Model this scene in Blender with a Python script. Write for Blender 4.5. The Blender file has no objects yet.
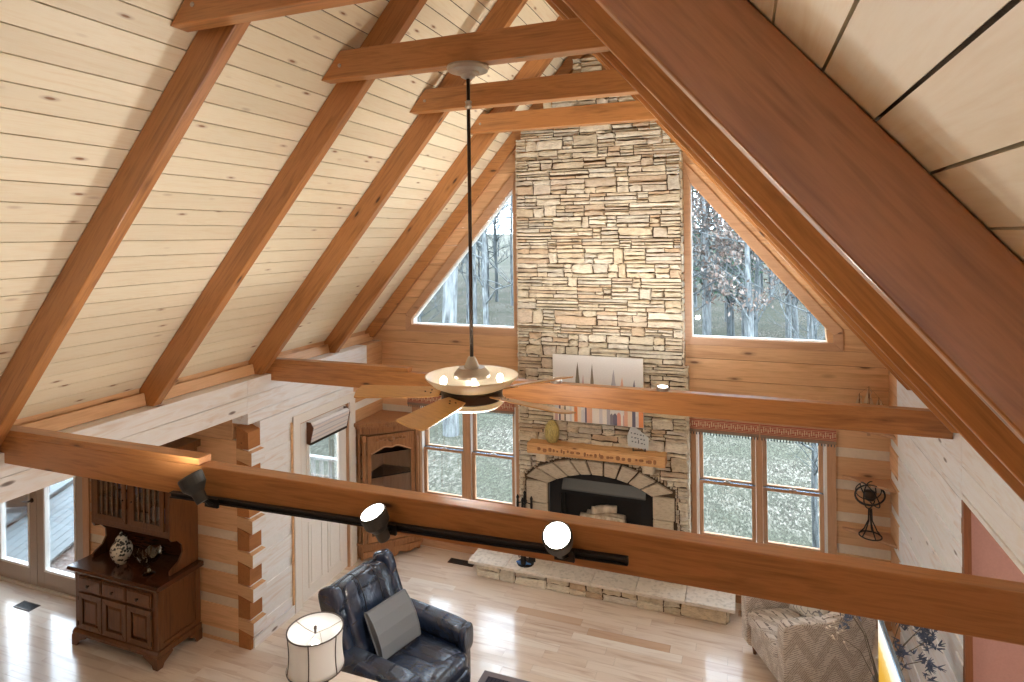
import bpy, math, random
from math import sin, cos, pi, radians as rad, sqrt, atan, atan2, tan
from mathutils import Vector, Matrix, noise
random.seed(7)
SC = bpy.context.scene
COL = SC.collection

# ------------------------------------------------------------------ materials
def srgb(r, g, b):
    f = lambda c: (c/255/12.92) if c/255 <= .04045 else ((c/255+.055)/1.055)**2.4
    return (f(r), f(g), f(b), 1)

class NT:
    def __init__(s, name):
        s.m = bpy.data.materials.new(name); s.m.use_nodes = True
        s.t = s.m.node_tree; s.t.nodes.clear()
        s.out = s.t.nodes.new('ShaderNodeOutputMaterial')
    def n(s, typ, ins=None, **props):
        d = s.t.nodes.new('ShaderNode'+typ)
        for k, v in props.items(): setattr(d, k, v)
        for k, v in (ins or {}).items():
            i = d.inputs[k]
            if isinstance(v, bpy.types.NodeSocket): s.t.links.new(v, i)
            else: i.default_value = v
        return d
    def math(s, op, a, b=0.0, clamp=False):
        d = s.n('Math', {0: a, 1: b}, operation=op); d.use_clamp = clamp; return d.outputs[0]
    def ramp(s, fac, stops, interp='LINEAR'):
        d = s.n('ValToRGB', {'Fac': fac}); cr = d.color_ramp; cr.interpolation = interp
        while len(cr.elements) > 1: cr.elements.remove(cr.elements[-1])
        for i, (p, c) in enumerate(stops):
            e = cr.elements[0] if i == 0 else cr.elements.new(p)
            e.position = p; e.color = c if len(c) == 4 else (*c, 1)
        return d.outputs['Color']
    def mix(s, fac, a, b, mode='MIX'):
        d = s.n('Mix', data_type='RGBA', blend_type=mode)
        for k, v in ((0, fac), (6, a), (7, b)):
            if isinstance(v, bpy.types.NodeSocket): s.t.links.new(v, d.inputs[k])
            else: d.inputs[k].default_value = v
        return d.outputs[2]
    def surf(s, sh):
        s.t.links.new(sh, s.out.inputs['Surface']); return s.m
    def bsdf(s, color, rough=.5, metal=0, bump=None, bstr=.2, bdist=.01, coat=0, spec=.5, **ex):
        ins = {'Base Color': color, 'Roughness': rough, 'Metallic': metal, 'Coat Weight': coat, 'Specular IOR Level': spec}
        ins.update(ex)
        if bump is not None:
            ins['Normal'] = s.n('Bump', {'Height': bump, 'Strength': bstr, 'Distance': bdist}).outputs[0]
        return s.surf(s.n('BsdfPrincipled', ins).outputs[0])
    def coords(s):
        return s.n('TexCoord').outputs['Object']
    def island(s):
        return s.n('NewGeometry').outputs['Random Per Island']
    def orand(s):
        return s.n('ObjectInfo').outputs['Random']

def plain(name, c, rough=.5, metal=0, coat=0, bump=0, bscale=80, spec=.5, **ex):
    t = NT(name); b = None
    v = t.n('TexNoise', {'Vector': t.coords(), 'Scale': bscale, 'Detail': 4.0})
    col = t.mix(.12, c, t.ramp(v.outputs[0], [(.3, (c[0]*.6, c[1]*.6, c[2]*.6)), (.7, (min(1, c[0]*1.25), min(1, c[1]*1.25), min(1, c[2]*1.25)))]))
    if bump: b = v.outputs[0]
    return t.bsdf(col, rough, metal, b, bump, coat=coat, spec=spec, **ex)

def wood(name, light, dark, axis='X', s=1.0, rough=.42, knots=.6, var=.2, bump=.12, coat=0.0, grain=.6, knotcol=None, spec=.4):
    t = NT(name)
    r1, r2 = t.island(), t.orand()
    off = t.n('CombineXYZ', {0: t.math('MULTIPLY', r1, 17.3), 1: t.math('MULTIPLY', r1, 9.1), 2: t.math('MULTIPLY', r2, 23.7)}).outputs[0]
    co = t.n('VectorMath', {0: t.coords(), 1: off}, operation='ADD').outputs[0]
    lo, hi = .55*s, 7.0*s
    sc = {'X': (lo, hi, hi), 'Y': (hi, lo, hi), 'Z': (hi, hi, lo)}[axis]
    mp = t.n('Mapping', {'Vector': co, 'Scale': sc}).outputs[0]
    g1 = t.n('TexNoise', {'Vector': mp, 'Scale': 1.6, 'Detail': 5.0, 'Roughness': .6, 'Distortion': 1.3}).outputs[0]
    mp2 = t.n('Mapping', {'Vector': mp, 'Scale': tuple(4.0 if k < 1*s else 5.0 for k in sc)}).outputs[0]
    g2 = t.n('TexNoise', {'Vector': mp2, 'Scale': 2.0, 'Detail': 3.0}).outputs[0]
    g = t.math('ADD', t.math('MULTIPLY', g1, .7), t.math('MULTIPLY', g2, .3))
    md = tuple(light[i]*(1-grain)+dark[i]*grain for i in range(3))
    col = t.ramp(g, [(.3, md), (.52, tuple(light[:3])), (.62, tuple(light[i]*.6+md[i]*.4 for i in range(3))), (.75, md)])
    if knots > 0:
        ks = {'X': (2.2, 7.5, 7.5), 'Y': (7.5, 2.2, 7.5), 'Z': (7.5, 7.5, 2.2)}[axis]
        kv = t.n('TexVoronoi', {'Vector': t.n('Mapping', {'Vector': co, 'Scale': tuple(k*s for k in ks)}).outputs[0], 'Scale': 1.0, 'Randomness': 1.0})
        sel = t.math('GREATER_THAN', t.n('SeparateColor', {0: kv.outputs['Color']}).outputs[0], 1-knots)
        d = kv.outputs['Distance']
        kn = t.ramp(d, [(.0, (1, 1, 1)), (.065, (.9, .9, .9)), (.1, (.35, .35, .35)), (.19, (0, 0, 0))])
        col = t.mix(t.math('MULTIPLY', kn, sel), col, knotcol or (dark[0]*.35, dark[1]*.3, dark[2]*.3, 1))
    vv = t.math('ADD', t.math('MULTIPLY', r1, var), t.math('MULTIPLY', r2, var*.5))
    k = t.math('ADD', t.math('SUBTRACT', 1.0, var*.75), vv)
    col = t.mix(1.0, col, t.n('CombineXYZ', {0: k, 1: t.math('POWER', k, 1.15), 2: t.math('POWER', k, 1.3)}).outputs[0], 'MULTIPLY')
    return t.bsdf(col, rough, 0, g2, bump, .004, coat=coat, spec=spec, **{'Coat Roughness': .2} if coat else {})

def emit(name, c, s):
    t = NT(name); return t.surf(t.n('Emission', {'Color': c, 'Strength': s}).outputs[0])

def glass_thin(name, tint=(.97, .99, 1, 1), refl=.5):
    t = NT(name)
    fr = t.n('Fresnel', {'IOR': 1.45}).outputs[0]
    a = t.n('BsdfTransparent', {'Color': tint}).outputs[0]
    b = t.n('BsdfGlossy', {'Roughness': .02}).outputs[0]
    return t.surf(t.n('MixShader', {0: t.math('MULTIPLY', fr, refl), 1: a, 2: b}).outputs[0])

M = {}
M['beam'] = wood('fir_beam', srgb(184, 126, 74), srgb(108, 66, 34), 'X', 1.0, rough=.36, knots=.95, var=.16, grain=.75, coat=.3)
M['ceil'] = wood('pale_pine_boards', srgb(238, 228, 203), srgb(222, 200, 160), 'Y', 1.5, rough=.4, knots=.6, var=.13, grain=.5, knotcol=srgb(140, 95, 55))
M['logX'] = wood('log_along_x', srgb(224, 180, 136), srgb(176, 126, 82), 'X', .8, rough=.5, knots=.9, var=.22, grain=.7)
M['logY'] = wood('log_along_y', srgb(224, 180, 136), srgb(176, 126, 82), 'Y', .8, rough=.5, knots=.9, var=.22, grain=.7)
M['logend'] = wood('log_end_grain_and_shade', srgb(176, 118, 68), srgb(130, 80, 42), 'Y', 2.0, rough=.6, knots=.3, var=.25)
M['trimX'] = wood('casing_along_x', srgb(196, 154, 120), srgb(160, 116, 82), 'X', 1.2, rough=.42, knots=.3, var=.12)
M['trimZ'] = wood('casing_along_z', srgb(196, 154, 120), srgb(160, 116, 82), 'Z', 1.2, rough=.42, knots=.3, var=.12)
M['white'] = plain('white_paint', srgb(236, 232, 226), .35)
M['door'] = plain('cream_door_paint', srgb(240, 234, 226), .35)
M['taupe'] = plain('taupe_door_paint', srgb(176, 160, 146), .4)
M['chink'] = plain('cream_chinking', srgb(222, 208, 188), .8, bump=.2, bscale=30)
M['black'] = plain('black_metal', srgb(24, 25, 27), .4, .2)
M['iron'] = plain('wrought_iron', srgb(32, 30, 30), .5, .4)
M['nickel'] = plain('brushed_nickel', srgb(185, 176, 165), .3, .9)
M['darkmetal'] = plain('dark_bronze', srgb(70, 58, 50), .35, .8)
M['pink'] = plain('salmon_wall_paint', srgb(190, 146, 134), .7)
M['darkcasing'] = wood('dark_casing', srgb(140, 88, 52), srgb(96, 56, 32), 'Z', 1.4, knots=.2, var=.1)
M['oak'] = wood('carved_oak', srgb(168, 120, 80), srgb(104, 64, 36), 'Z', 2.4, rough=.35, knots=.3, var=.1, grain=.9)
M['cherry'] = wood('dark_cherry', srgb(112, 70, 38), srgb(48, 27, 15), 'Z', 1.6, rough=.28, knots=.1, var=.12, grain=.7, coat=.3)
M['cherrytop'] = wood('dark_cherry_top', srgb(78, 44, 27), srgb(48, 26, 15), 'X', 1.6, rough=.15, knots=0, var=.1, grain=.7, coat=.5)
M['dark'] = plain('dark_interior', srgb(20, 16, 14), .8)
M['glass'] = glass_thin('window_glass')
M['mantel'] = wood('rough_mantel', srgb(222, 176, 122), srgb(166, 112, 64), 'X', 1.5, rough=.6, knots=.6, var=.1, grain=.9, bump=.4)
M['bowlglass'] = None

def glare_log():  # orange logs coloured white: window glare put into the colour
    t = NT('glare_pale_log')
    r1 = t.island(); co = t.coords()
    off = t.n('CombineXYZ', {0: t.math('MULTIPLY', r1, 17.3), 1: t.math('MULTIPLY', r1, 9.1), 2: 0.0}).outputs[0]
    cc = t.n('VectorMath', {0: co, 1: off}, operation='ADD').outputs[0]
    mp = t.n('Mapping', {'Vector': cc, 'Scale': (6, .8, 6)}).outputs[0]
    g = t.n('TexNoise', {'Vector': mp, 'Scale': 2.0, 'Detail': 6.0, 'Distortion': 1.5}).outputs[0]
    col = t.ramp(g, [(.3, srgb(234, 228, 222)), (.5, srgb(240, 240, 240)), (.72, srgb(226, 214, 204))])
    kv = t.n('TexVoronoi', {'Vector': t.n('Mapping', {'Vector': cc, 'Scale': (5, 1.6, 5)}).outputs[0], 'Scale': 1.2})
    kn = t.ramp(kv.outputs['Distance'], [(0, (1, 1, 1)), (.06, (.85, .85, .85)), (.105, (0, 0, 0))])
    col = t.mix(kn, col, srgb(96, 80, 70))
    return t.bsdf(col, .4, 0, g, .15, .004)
M['glarelog'] = glare_log()
M['chinkglare'] = plain('glare_chinking', srgb(238, 238, 236), .7, bump=.15, bscale=30)  # paler copy of the chinking, with the window glare in its colour

def floor_mat():
    t = NT('maple_floor_planks')
    r1 = t.island(); co = t.coords()
    off = t.n('CombineXYZ', {0: t.math('MULTIPLY', r1, 31.3), 1: t.math('MULTIPLY', r1, 11.1), 2: 0.0}).outputs[0]
    cc = t.n('VectorMath', {0: co, 1: off}, operation='ADD').outputs[0]
    g = t.n('TexNoise', {'Vector': t.n('Mapping', {'Vector': cc, 'Scale': (.9, 9, 1)}).outputs[0], 'Scale': 1.8, 'Detail': 6.0, 'Distortion': .8}).outputs[0]
    base = t.ramp(r1, [(0, srgb(222, 202, 184)), (.3, srgb(234, 220, 206)), (.6, srgb(226, 208, 190)), (.86, srgb(238, 228, 216)), (1, srgb(206, 172, 144))])
    col = t.mix(t.ramp(g, [(.5, (0, 0, 0)), (.78, (.5, .5, .5))]), base, srgb(160, 112, 80))
    return t.bsdf(col, t.math('ADD', .16, t.math('MULTIPLY', g, .12)), 0, g, .05, .002, coat=.6, **{'Coat Roughness': .08})
M['floor'] = floor_mat()

def stone(name, stops, dark=.55):
    t = NT(name)
    r1 = t.island(); co = t.coords()
    base = t.ramp(r1, stops)
    n1 = t.n('TexNoise', {'Vector': co, 'Scale': 9.0, 'Detail': 7.0, 'Roughness': .65}).outputs[0]
    n2 = t.n('TexNoise', {'Vector': t.n('Mapping', {'Vector': co, 'Scale': (14, 14, 60)}).outputs[0], 'Scale': 1.6, 'Detail': 5.0}).outputs[0]
    col = t.mix(t.ramp(n1, [(.46, (0, 0, 0)), (.74, (dark, dark, dark))]), base, srgb(150, 128, 104))
    col = t.mix(t.ramp(n2, [(.5, (0, 0, 0)), (.72, (.35, .35, .35))]), col, srgb(110, 100, 86))
    return t.bsdf(col, .85, 0, t.math('ADD', n1, n2), .55, .02, spec=.2)
M['stone'] = stone('ledge_stone', [(0, srgb(206, 194, 170)), (.2, srgb(228, 218, 198)), (.42, srgb(216, 200, 172)), (.6, srgb(236, 228, 210)), (.78, srgb(200, 193, 178)), (.9, srgb(208, 182, 152)), (1, srgb(222, 216, 204))])
M['vous'] = stone('arch_stone', [(0, srgb(196, 184, 164)), (.5, srgb(206, 194, 172)), (1, srgb(186, 174, 154))], .3)
M['slab'] = stone('hearth_slab_stone', [(0, srgb(226, 216, 204)), (1, srgb(234, 226, 214))], .15)
M['mortar'] = plain('dark_mortar', srgb(84, 68, 50), .95, bump=.4, bscale=40)
M['firebrick'] = plain('sooty_firebrick', srgb(44, 40, 37), .9, bump=.3, bscale=20)

def leather():
    t = NT('navy_leather'); co = t.coords()
    n1 = t.n('TexNoise', {'Vector': co, 'Scale': 5.0, 'Detail': 4.0, 'Distortion': .8}).outputs[0]
    n2 = t.n('TexVoronoi', {'Vector': co, 'Scale': 160.0}).outputs['Distance']
    n3 = t.n('TexNoise', {'Vector': t.n('Mapping', {'Vector': co, 'Scale': (4, 22, 8)}).outputs[0], 'Scale': 1.3, 'Detail': 4.0, 'Distortion': 1.0}).outputs[0]
    h = t.math('ADD', t.math('MULTIPLY', n3, 1.0), t.math('ADD', t.math('MULTIPLY', n2, .08), n1))
    return t.bsdf(t.ramp(n1, [(.3, srgb(30, 38, 54)), (.7, srgb(46, 60, 86))]), .27, 0, h, .2, .03, spec=.8, coat=.25)
M['leather'] = leather()
M['greyfab'] = plain('grey_cushion_fabric', srgb(126, 132, 140), .75, bump=.15, bscale=300)

def armchair_fabric():
    t = NT('taupe_chevron_fabric'); co = t.coords()
    sp = t.n('SeparateXYZ', {0: co}).outputs
    u = t.math('ADD', sp[0], sp[1])
    tri = t.math('PINGPONG', t.math('MULTIPLY', u, 1.0), .17)
    zone = t.math('GREATER_THAN', t.math('PINGPONG', t.math('ADD', sp[2], t.math('MULTIPLY', tri, 1.5)), .12), .06)
    br = t.n('TexNoise', {'Vector': t.n('Mapping', {'Vector': co, 'Scale': (26, 26, 60)}).outputs[0], 'Scale': 1.5, 'Detail': 1.0}).outputs[0]
    st1 = t.math('PINGPONG', t.math('ADD', sp[2], t.math('MULTIPLY', sp[0], .25)), .009)
    st2 = t.math('PINGPONG', t.math('ADD', t.math('MULTIPLY', sp[2], .8), t.math('MULTIPLY', u, .8)), .009)
    st = t.mix(zone, t.n('CombineColor', {0: st1, 1: st1, 2: st1}).outputs[0], t.n('CombineColor', {0: st2, 1: st2, 2: st2}).outputs[0])
    sv = t.n('SeparateColor', {0: st}).outputs[0]
    m = t.math('MULTIPLY', t.math('LESS_THAN', sv, .0023), t.math('GREATER_THAN', br, .42))
    base = t.mix(zone, srgb(208, 198, 188), srgb(192, 180, 168))
    col = t.mix(t.math('MULTIPLY', m, .8), base, srgb(92, 82, 76))
    return t.bsdf(col, .85, 0, br, .15, .004, spec=.2, **{'Sheen Weight': .2})
M['chevron'] = armchair_fabric()

def pillow_fabric():
    t = NT('floral_pillow_fabric'); co = t.coords()
    v = t.n('TexVoronoi', {'Vector': t.n('VectorMath', {0: co, 1: t.n('VectorMath', {0: t.n('TexNoise', {'Vector': co, 'Scale': 9.0}).outputs['Color'], 1: (.15, .15, .15)}, operation='MULTIPLY').outputs[0]}, operation='ADD').outputs[0], 'Scale': 11.0}, feature='DISTANCE_TO_EDGE').outputs['Distance']
    v2 = t.n('TexVoronoi', {'Vector': co, 'Scale': 13.0}).outputs['Distance']
    col = t.ramp(v, [(.02, srgb(120, 116, 118)), (.05, srgb(214, 206, 194))])
    col = t.mix(t.ramp(v2, [(.16, (.8, .8, .8)), (.24, (0, 0, 0))]), col, srgb(128, 132, 148))
    return t.bsdf(col, .8)
M['floral'] = pillow_fabric()

def striped(name, cols, axis, scale, rough=.8):
    t = NT(name)
    w = t.n('TexWave', {'Vector': t.coords(), 'Scale': scale, 'Distortion': .5, 'Detail': 2.0}, wave_type='BANDS', bands_direction=axis).outputs[0]
    n1 = t.n('TexNoise', {'Vector': t.coords(), 'Scale': 70.0}).outputs[0]
    f = t.math('ADD', t.math('MULTIPLY', w, .75), t.math('MULTIPLY', n1, .25))
    k = len(cols)
    return t.bsdf(t.ramp(f, [((i+.3)/k, c) for i, c in enumerate(cols)]), rough, spec=.2)
M['valance'] = striped('woven_red_valance', [srgb(150, 70, 56), srgb(176, 104, 84), srgb(206, 172, 140), srgb(160, 92, 76)], 'Z', 9.0)
M['valband'] = striped('grey_valance_band', [srgb(126, 108, 96), srgb(150, 132, 116)], 'X', 40.0)
M['fringe'] = plain('dark_fringe', srgb(70, 78, 82), .8)
M['rollshade'] = striped('pale_landscape_roll', [srgb(228, 226, 226), srgb(236, 234, 234), srgb(196, 196, 204), srgb(238, 230, 226)], 'Z', 3.0)
M['shade'] = None
t = NT('linen_lampshade')
M['shade'] = t.surf(t.n('AddShader', {0: t.n('MixShader', {0: .3, 1: t.n('BsdfDiffuse', {'Color': srgb(238, 237, 234)}).outputs[0], 2: t.n('BsdfTranslucent', {'Color': srgb(240, 238, 234)}).outputs[0]}).outputs[0], 1: t.n('BsdfGlossy', {'Color': (.01, .01, .01, 1), 'Roughness': .6}).outputs[0]}).outputs[0])
t = NT('alabaster_glass_bowl')
M['bowlglass'] = t.surf(t.n('MixShader', {0: .35, 1: t.n('BsdfPrincipled', {'Base Color': srgb(232, 224, 208), 'Roughness': .25}).outputs[0], 2: t.n('BsdfTranslucent', {'Color': srgb(240, 226, 200)}).outputs[0]}).outputs[0])
M['clear'] = glass_thin('clear_lamp_glass', (.8, .88, .86, 1), 1.6)
M['blade'] = wood('fan_blade_maple', srgb(206, 158, 96), srgb(150, 104, 60), 'X', 2.0, rough=.3, knots=0, var=.06, grain=.6, coat=.2)
M['bulb'] = emit('lit_bulb', (1, .9, .74, 1), 14)
M['softbulb'] = emit('lit_soft_bulb', (1, .97, .92, 1), 4)
M['lens'] = emit('lit_lens', (1, .93, .82, 1), 12)
M['rug'] = striped('dark_blue_rug', [srgb(40, 42, 56), srgb(72, 66, 74), srgb(34, 36, 52)], 'X', 9.0)

def ginger():
    t = NT('blue_white_porcelain'); co = t.coords()
    v = t.n('TexVoronoi', {'Vector': co, 'Scale': 34.0}).outputs['Distance']
    n = t.n('TexNoise', {'Vector': co, 'Scale': 22.0, 'Detail': 3.0}).outputs[0]
    col = t.mix(t.ramp(t.math('MULTIPLY', v, n), [(.19, (1, 1, 1)), (.25, (0, 0, 0))]), srgb(214, 208, 192), srgb(60, 62, 58))
    return t.bsdf(col, .15)
M['ginger'] = ginger()
def gourd():
    t = NT('mottled_gourd'); co = t.coords()
    n = t.n('TexNoise', {'Vector': t.n('Mapping', {'Vector': co, 'Scale': (26, 26, 5)}).outputs[0], 'Scale': 1.4, 'Detail': 5.0, 'Distortion': 1.2}).outputs[0]
    return t.bsdf(t.ramp(n, [(.3, srgb(120, 112, 66)), (.48, srgb(196, 176, 106)), (.6, srgb(148, 138, 84)), (.75, srgb(214, 198, 140))]), .4, 0, n, .3)
M['gourd'] = gourd()
M['plaque'] = plain('pale_slate', srgb(196, 200, 200), .6, bump=.3, bscale=30)
M['plaquemark'] = plain('slate_mark', srgb(104, 112, 118), .6)
M['sail'] = plain('model_sail_cloth', srgb(214, 190, 160), .8)
M['hull'] = plain('model_hull', srgb(92, 54, 34), .5)
M['bluecloth'] = plain('blue_cloth', srgb(84, 130, 190), .8)
M['tvframe'] = plain('tv_bezel', srgb(150, 176, 196), .25, .7)
t = NT('lit_tv_picture')
sx = t.n('SeparateXYZ', {0: t.coords()}).outputs
nn = t.n('TexNoise', {'Vector': t.n('Mapping', {'Vector': t.coords(), 'Scale': (1, 10, 50)}).outputs[0], 'Scale': 2.0, 'Detail': 4.0}).outputs[0]
tvc = t.ramp(t.math('ADD', sx[2], t.math('MULTIPLY', t.math('SUBTRACT', nn, .5), .12)), [(.1, srgb(196, 140, 40)), (.42, srgb(214, 164, 66)), (.54, srgb(230, 194, 112)), (.56, srgb(248, 232, 196)), (.68, srgb(250, 246, 236))])
M['tv'] = t.surf(t.n('AddShader', {0: t.n('Emission', {'Color': tvc, 'Strength': .85}).outputs[0], 1: t.n('BsdfGlossy', {'Color': (.03, .03, .03, 1), 'Roughness': .1}).outputs[0]}).outputs[0])
M['thistle'] = plain('blue_dried_petals', srgb(92, 104, 128), .8)
M['sprig'] = plain('white_dried_buds', srgb(216, 206, 196), .8)
M['stem'] = plain('dry_stem', srgb(110, 100, 84), .8)
M['vase'] = plain('grey_stoneware', srgb(120, 112, 106), .5)
M['tabletop'] = wood('pale_limed_wood', srgb(230, 218, 206), srgb(206, 188, 172), 'X', 1.5, rough=.3, knots=.2, var=.05, coat=.2)
# outdoors
def ground_mat():
    t = NT('winter_lawn_leaf_litter'); co = t.coords()
    n1 = t.n('TexNoise', {'Vector': co, 'Scale': .55, 'Detail': 5.0}).outputs[0]
    co2 = t.n('Mapping', {'Vector': co, 'Scale': (1, .38, 1)}).outputs[0]
    v = t.n('TexVoronoi', {'Vector': co2, 'Scale': 30.0})
    n2 = t.n('TexNoise', {'Vector': co2, 'Scale': 34.0, 'Detail': 6.0, 'Roughness': .75}).outputs[0]
    grass = t.ramp(n2, [(.35, srgb(36, 38, 31)), (.65, srgb(74, 76, 64))])
    leaf = t.ramp(t.n('SeparateColor', {0: v.outputs['Color']}).outputs[0], [(0, srgb(34, 31, 28)), (.5, srgb(80, 75, 68)), (1, srgb(128, 123, 115))])
    f = t.math('MULTIPLY', t.ramp(n1, [(.38, (.15, .15, .15)), (.6, (.85, .85, .85))]), t.ramp(n2, [(.42, (0, 0, 0)), (.55, (1, 1, 1))]))
    return t.bsdf(t.mix(f, grass, leaf), .95, 0, n2, .4, .05, spec=.1)
M['ground'] = ground_mat()
M['gravel'] = None
t = NT('river_gravel'); v = t.n('TexVoronoi', {'Vector': t.coords(), 'Scale': 22.0})
M['gravel'] = t.bsdf(t.mix(t.ramp(v.outputs['Distance'], [(.25, (0, 0, 0)), (.6, (.9, .9, .9))]), t.ramp(t.n('SeparateColor', {0: v.outputs['Color']}).outputs[0], [(0, srgb(70, 54, 50)), (.4, srgb(110, 98, 92)), (.75, srgb(134, 128, 126)), (1, srgb(86, 72, 66))]), srgb(70, 58, 54)), .9, 0, v.outputs['Distance'], .6, .03)
M['deckwood'] = wood('grey_deck_boards', srgb(84, 93, 96), srgb(60, 70, 75), 'X', 1.0, rough=.7, knots=.1, var=.12)
M['concrete'] = plain('pale_concrete', srgb(116, 118, 118), .9, bump=.1, bscale=12)
def bark(name, a, b):
    t = NT(name); n = t.n('TexNoise', {'Vector': t.n('Mapping', {'Vector': t.coords(), 'Scale': (9, 9, 1.5)}).outputs[0], 'Scale': 2.0, 'Detail': 6.0}).outputs[0]
    return t.bsdf(t.ramp(n, [(.35, a), (.65, b)]), .95, 0, n, .5, .02, spec=.1)
M['bark'] = bark('grey_bark', srgb(50, 54, 55), srgb(92, 97, 98))
M['bark2'] = bark('pale_bark', srgb(68, 71, 72), srgb(116, 120, 120))
def leafm(name, stops):
    t = NT(name); r = t.island()
    return t.bsdf(t.ramp(r, stops), .9, spec=.1)
M['deadleaf'] = leafm('clinging_brown_leaves', [(0, srgb(72, 60, 54)), (.4, srgb(110, 94, 86)), (.7, srgb(132, 120, 112)), (1, srgb(90, 80, 74))])
M['evergreen'] = leafm('evergreen_needles', [(0, srgb(34, 54, 42)), (.5, srgb(62, 86, 68)), (1, srgb(92, 110, 92))])
M['teal'] = plain('teal_fabric', srgb(8, 62, 72), .7)
M['outwhite'] = plain('weathered_white_paint', srgb(140, 142, 140), .6)

# ------------------------------------------------------------------ mesh building
class MB:
    def __init__(s): s.v = []; s.f = []; s.mi = []; s.cur = 0
    def add(s, vs, fs, X=None):
        b = len(s.v)
        s.v += [(X @ Vector(p)) if X is not None else Vector(p) for p in vs]
        s.f += [tuple(b+i for i in f) for f in fs]; s.mi += [s.cur]*len(fs); return s
    def box(s, x0, x1, y0, y1, z0, z1, X=None):
        return s.add([(x0,y0,z0),(x1,y0,z0),(x1,y1,z0),(x0,y1,z0),(x0,y0,z1),(x1,y0,z1),(x1,y1,z1),(x0,y1,z1)],
                     [(0,3,2,1),(4,5,6,7),(0,1,5,4),(1,2,6,5),(2,3,7,6),(3,0,4,7)], X)
    def prism(s, pts, axis, a, b, X=None):
        """polygon pts extruded along axis; for axis 'y' pts are (x,z), 'x': (y,z), 'z': (x,y)"""
        def P(p, t): return {'y': (p[0], t, p[1]), 'x': (t, p[0], p[1]), 'z': (p[0], p[1], t)}[axis]
        n = len(pts); vs = [P(p, a) for p in pts]+[P(p, b) for p in pts]
        fs = [tuple(range(n)), tuple(range(2*n-1, n-1, -1))]+[((i+1) % n, i, n+i, n+(i+1) % n) for i in range(n)]
        return s.add(vs, fs, X)
    def lathe(s, prof, c=(0,0,0), seg=24, X=None, closed=False):
        vs = []; fs = []; n = len(prof)
        for r, z in prof:
            for k in range(seg):
                a = 2*pi*k/seg; vs.append((c[0]+r*cos(a), c[1]+r*sin(a), c[2]+z))
        for i in range(n-1 if not closed else n):
            j = (i+1) % n
            for k in range(seg):
                k2 = (k+1) % seg; fs.append((i*seg+k, i*seg+k2, j*seg+k2, j*seg+k))
        if not closed:
            fs.append(tuple(range(seg-1, -1, -1))); fs.append(tuple((n-1)*seg+k for k in range(seg)))
        return s.add(vs, fs, X)
    def tube(s, pts, r, sides=8, X=None, cap=True):
        pts = [Vector(p) for p in pts]; n = len(pts)
        R = r if isinstance(r, (list, tuple)) else [r]*n
        vs = []; fs = []; up = None
        for i in range(n):
            d = (pts[min(i+1, n-1)]-pts[max(i-1, 0)])
            d = d.normalized() if d.length > 1e-9 else Vector((0, 0, 1))
            if up is None:
                up = Vector((0, 0, 1)) if abs(d.z) < .9 else Vector((1, 0, 0))
            a = (up-d*up.dot(d)).normalized(); b = d.cross(a); up = a
            for k in range(sides):
                t = 2*pi*k/sides; vs.append(pts[i]+(a*cos(t)+b*sin(t))*R[i])
        for i in range(n-1):
            for k in range(sides):
                k2 = (k+1) % sides; fs.append((i*sides+k, i*sides+k2, (i+1)*sides+k2, (i+1)*sides+k))
        if cap: fs.append(tuple(range(sides-1, -1, -1))); fs.append(tuple((n-1)*sides+k for k in range(sides)))
        return s.add(vs, fs, X)
    def puff(s, c, d, e=.35, n=20, fn=None, X=None, e2=None):
        """superellipsoid: rounded cushion of half sizes d at c"""
        sg = lambda v, p: (abs(v)**p)*(1 if v >= 0 else -1); e2 = e2 or e
        vs = []; fs = []; nu, nv = n, max(6, n//2)
        for i in range(nv+1):
            ph = -pi/2+pi*i/nv
            for k in range(nu):
                th = 2*pi*k/nu
                p = Vector((d[0]*sg(cos(ph), e2)*sg(cos(th), e), d[1]*sg(cos(ph), e2)*sg(sin(th), e), d[2]*sg(sin(ph), e2)))
                p += Vector(c)
                vs.append(fn(p) if fn else p)
        for i in range(nv):
            for k in range(nu):
                k2 = (k+1) % nu; fs.append((i*nu+k, i*nu+k2, (i+1)*nu+k2, (i+1)*nu+k))
        return s.add(vs, fs, X)
    def build(s, name, mats, parent=None, bevel=0, smooth=False, loc=None, sub=0):
        me = bpy.data.meshes.new(name); me.from_pydata([tuple(p) for p in s.v], [], s.f)
        for m in (mats if isinstance(mats, (list, tuple)) else [mats]): me.materials.append(m)
        me.polygons.foreach_set('material_index', s.mi)
        if smooth: me.polygons.foreach_set('use_smooth', [True]*len(me.polygons))
        me.validate(); me.update()
        import bmesh
        bm = bmesh.new(); bm.from_mesh(me); bmesh.ops.recalc_face_normals(bm, faces=bm.faces); bm.to_mesh(me); bm.free()
        o = bpy.data.objects.new(name, me); COL.objects.link(o)
        if parent is not None: o.parent = parent
        if loc is not None: o.location = loc
        if bevel:
            b = o.modifiers.new('soft_edges', 'BEVEL'); b.width = bevel; b.segments = 2; b.limit_method = 'ANGLE'; b.angle_limit = rad(40)
        if sub:
            m = o.modifiers.new('smooth_surface', 'SUBSURF'); m.levels = sub; m.render_levels = sub
        return o

def box(*a, X=None): return MB().box(*a, X=X)
def tag(o, label=None, cat=None, group=None, kind=None):
    if label: o['label'] = label
    if cat: o['category'] = cat
    if group: o['group'] = group
    if kind: o['kind'] = kind
    return o
def thing(name, label, cat, loc=(0,0,0), rz=0, group=None, kind=None):
    o = bpy.data.objects.new(name, None); COL.objects.link(o); o.empty_display_size = .1
    o.location = loc; o.rotation_euler = (0, 0, rz)
    return tag(o, label, cat, group, kind)
def copy_tree(o, parent=None):
    c = o.copy(); COL.objects.link(c); c.parent = parent
    for ch in o.children: copy_tree(ch, c)
    return c
def struct(o, label=None, cat=None): return tag(o, label, cat, None, 'structure')

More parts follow.
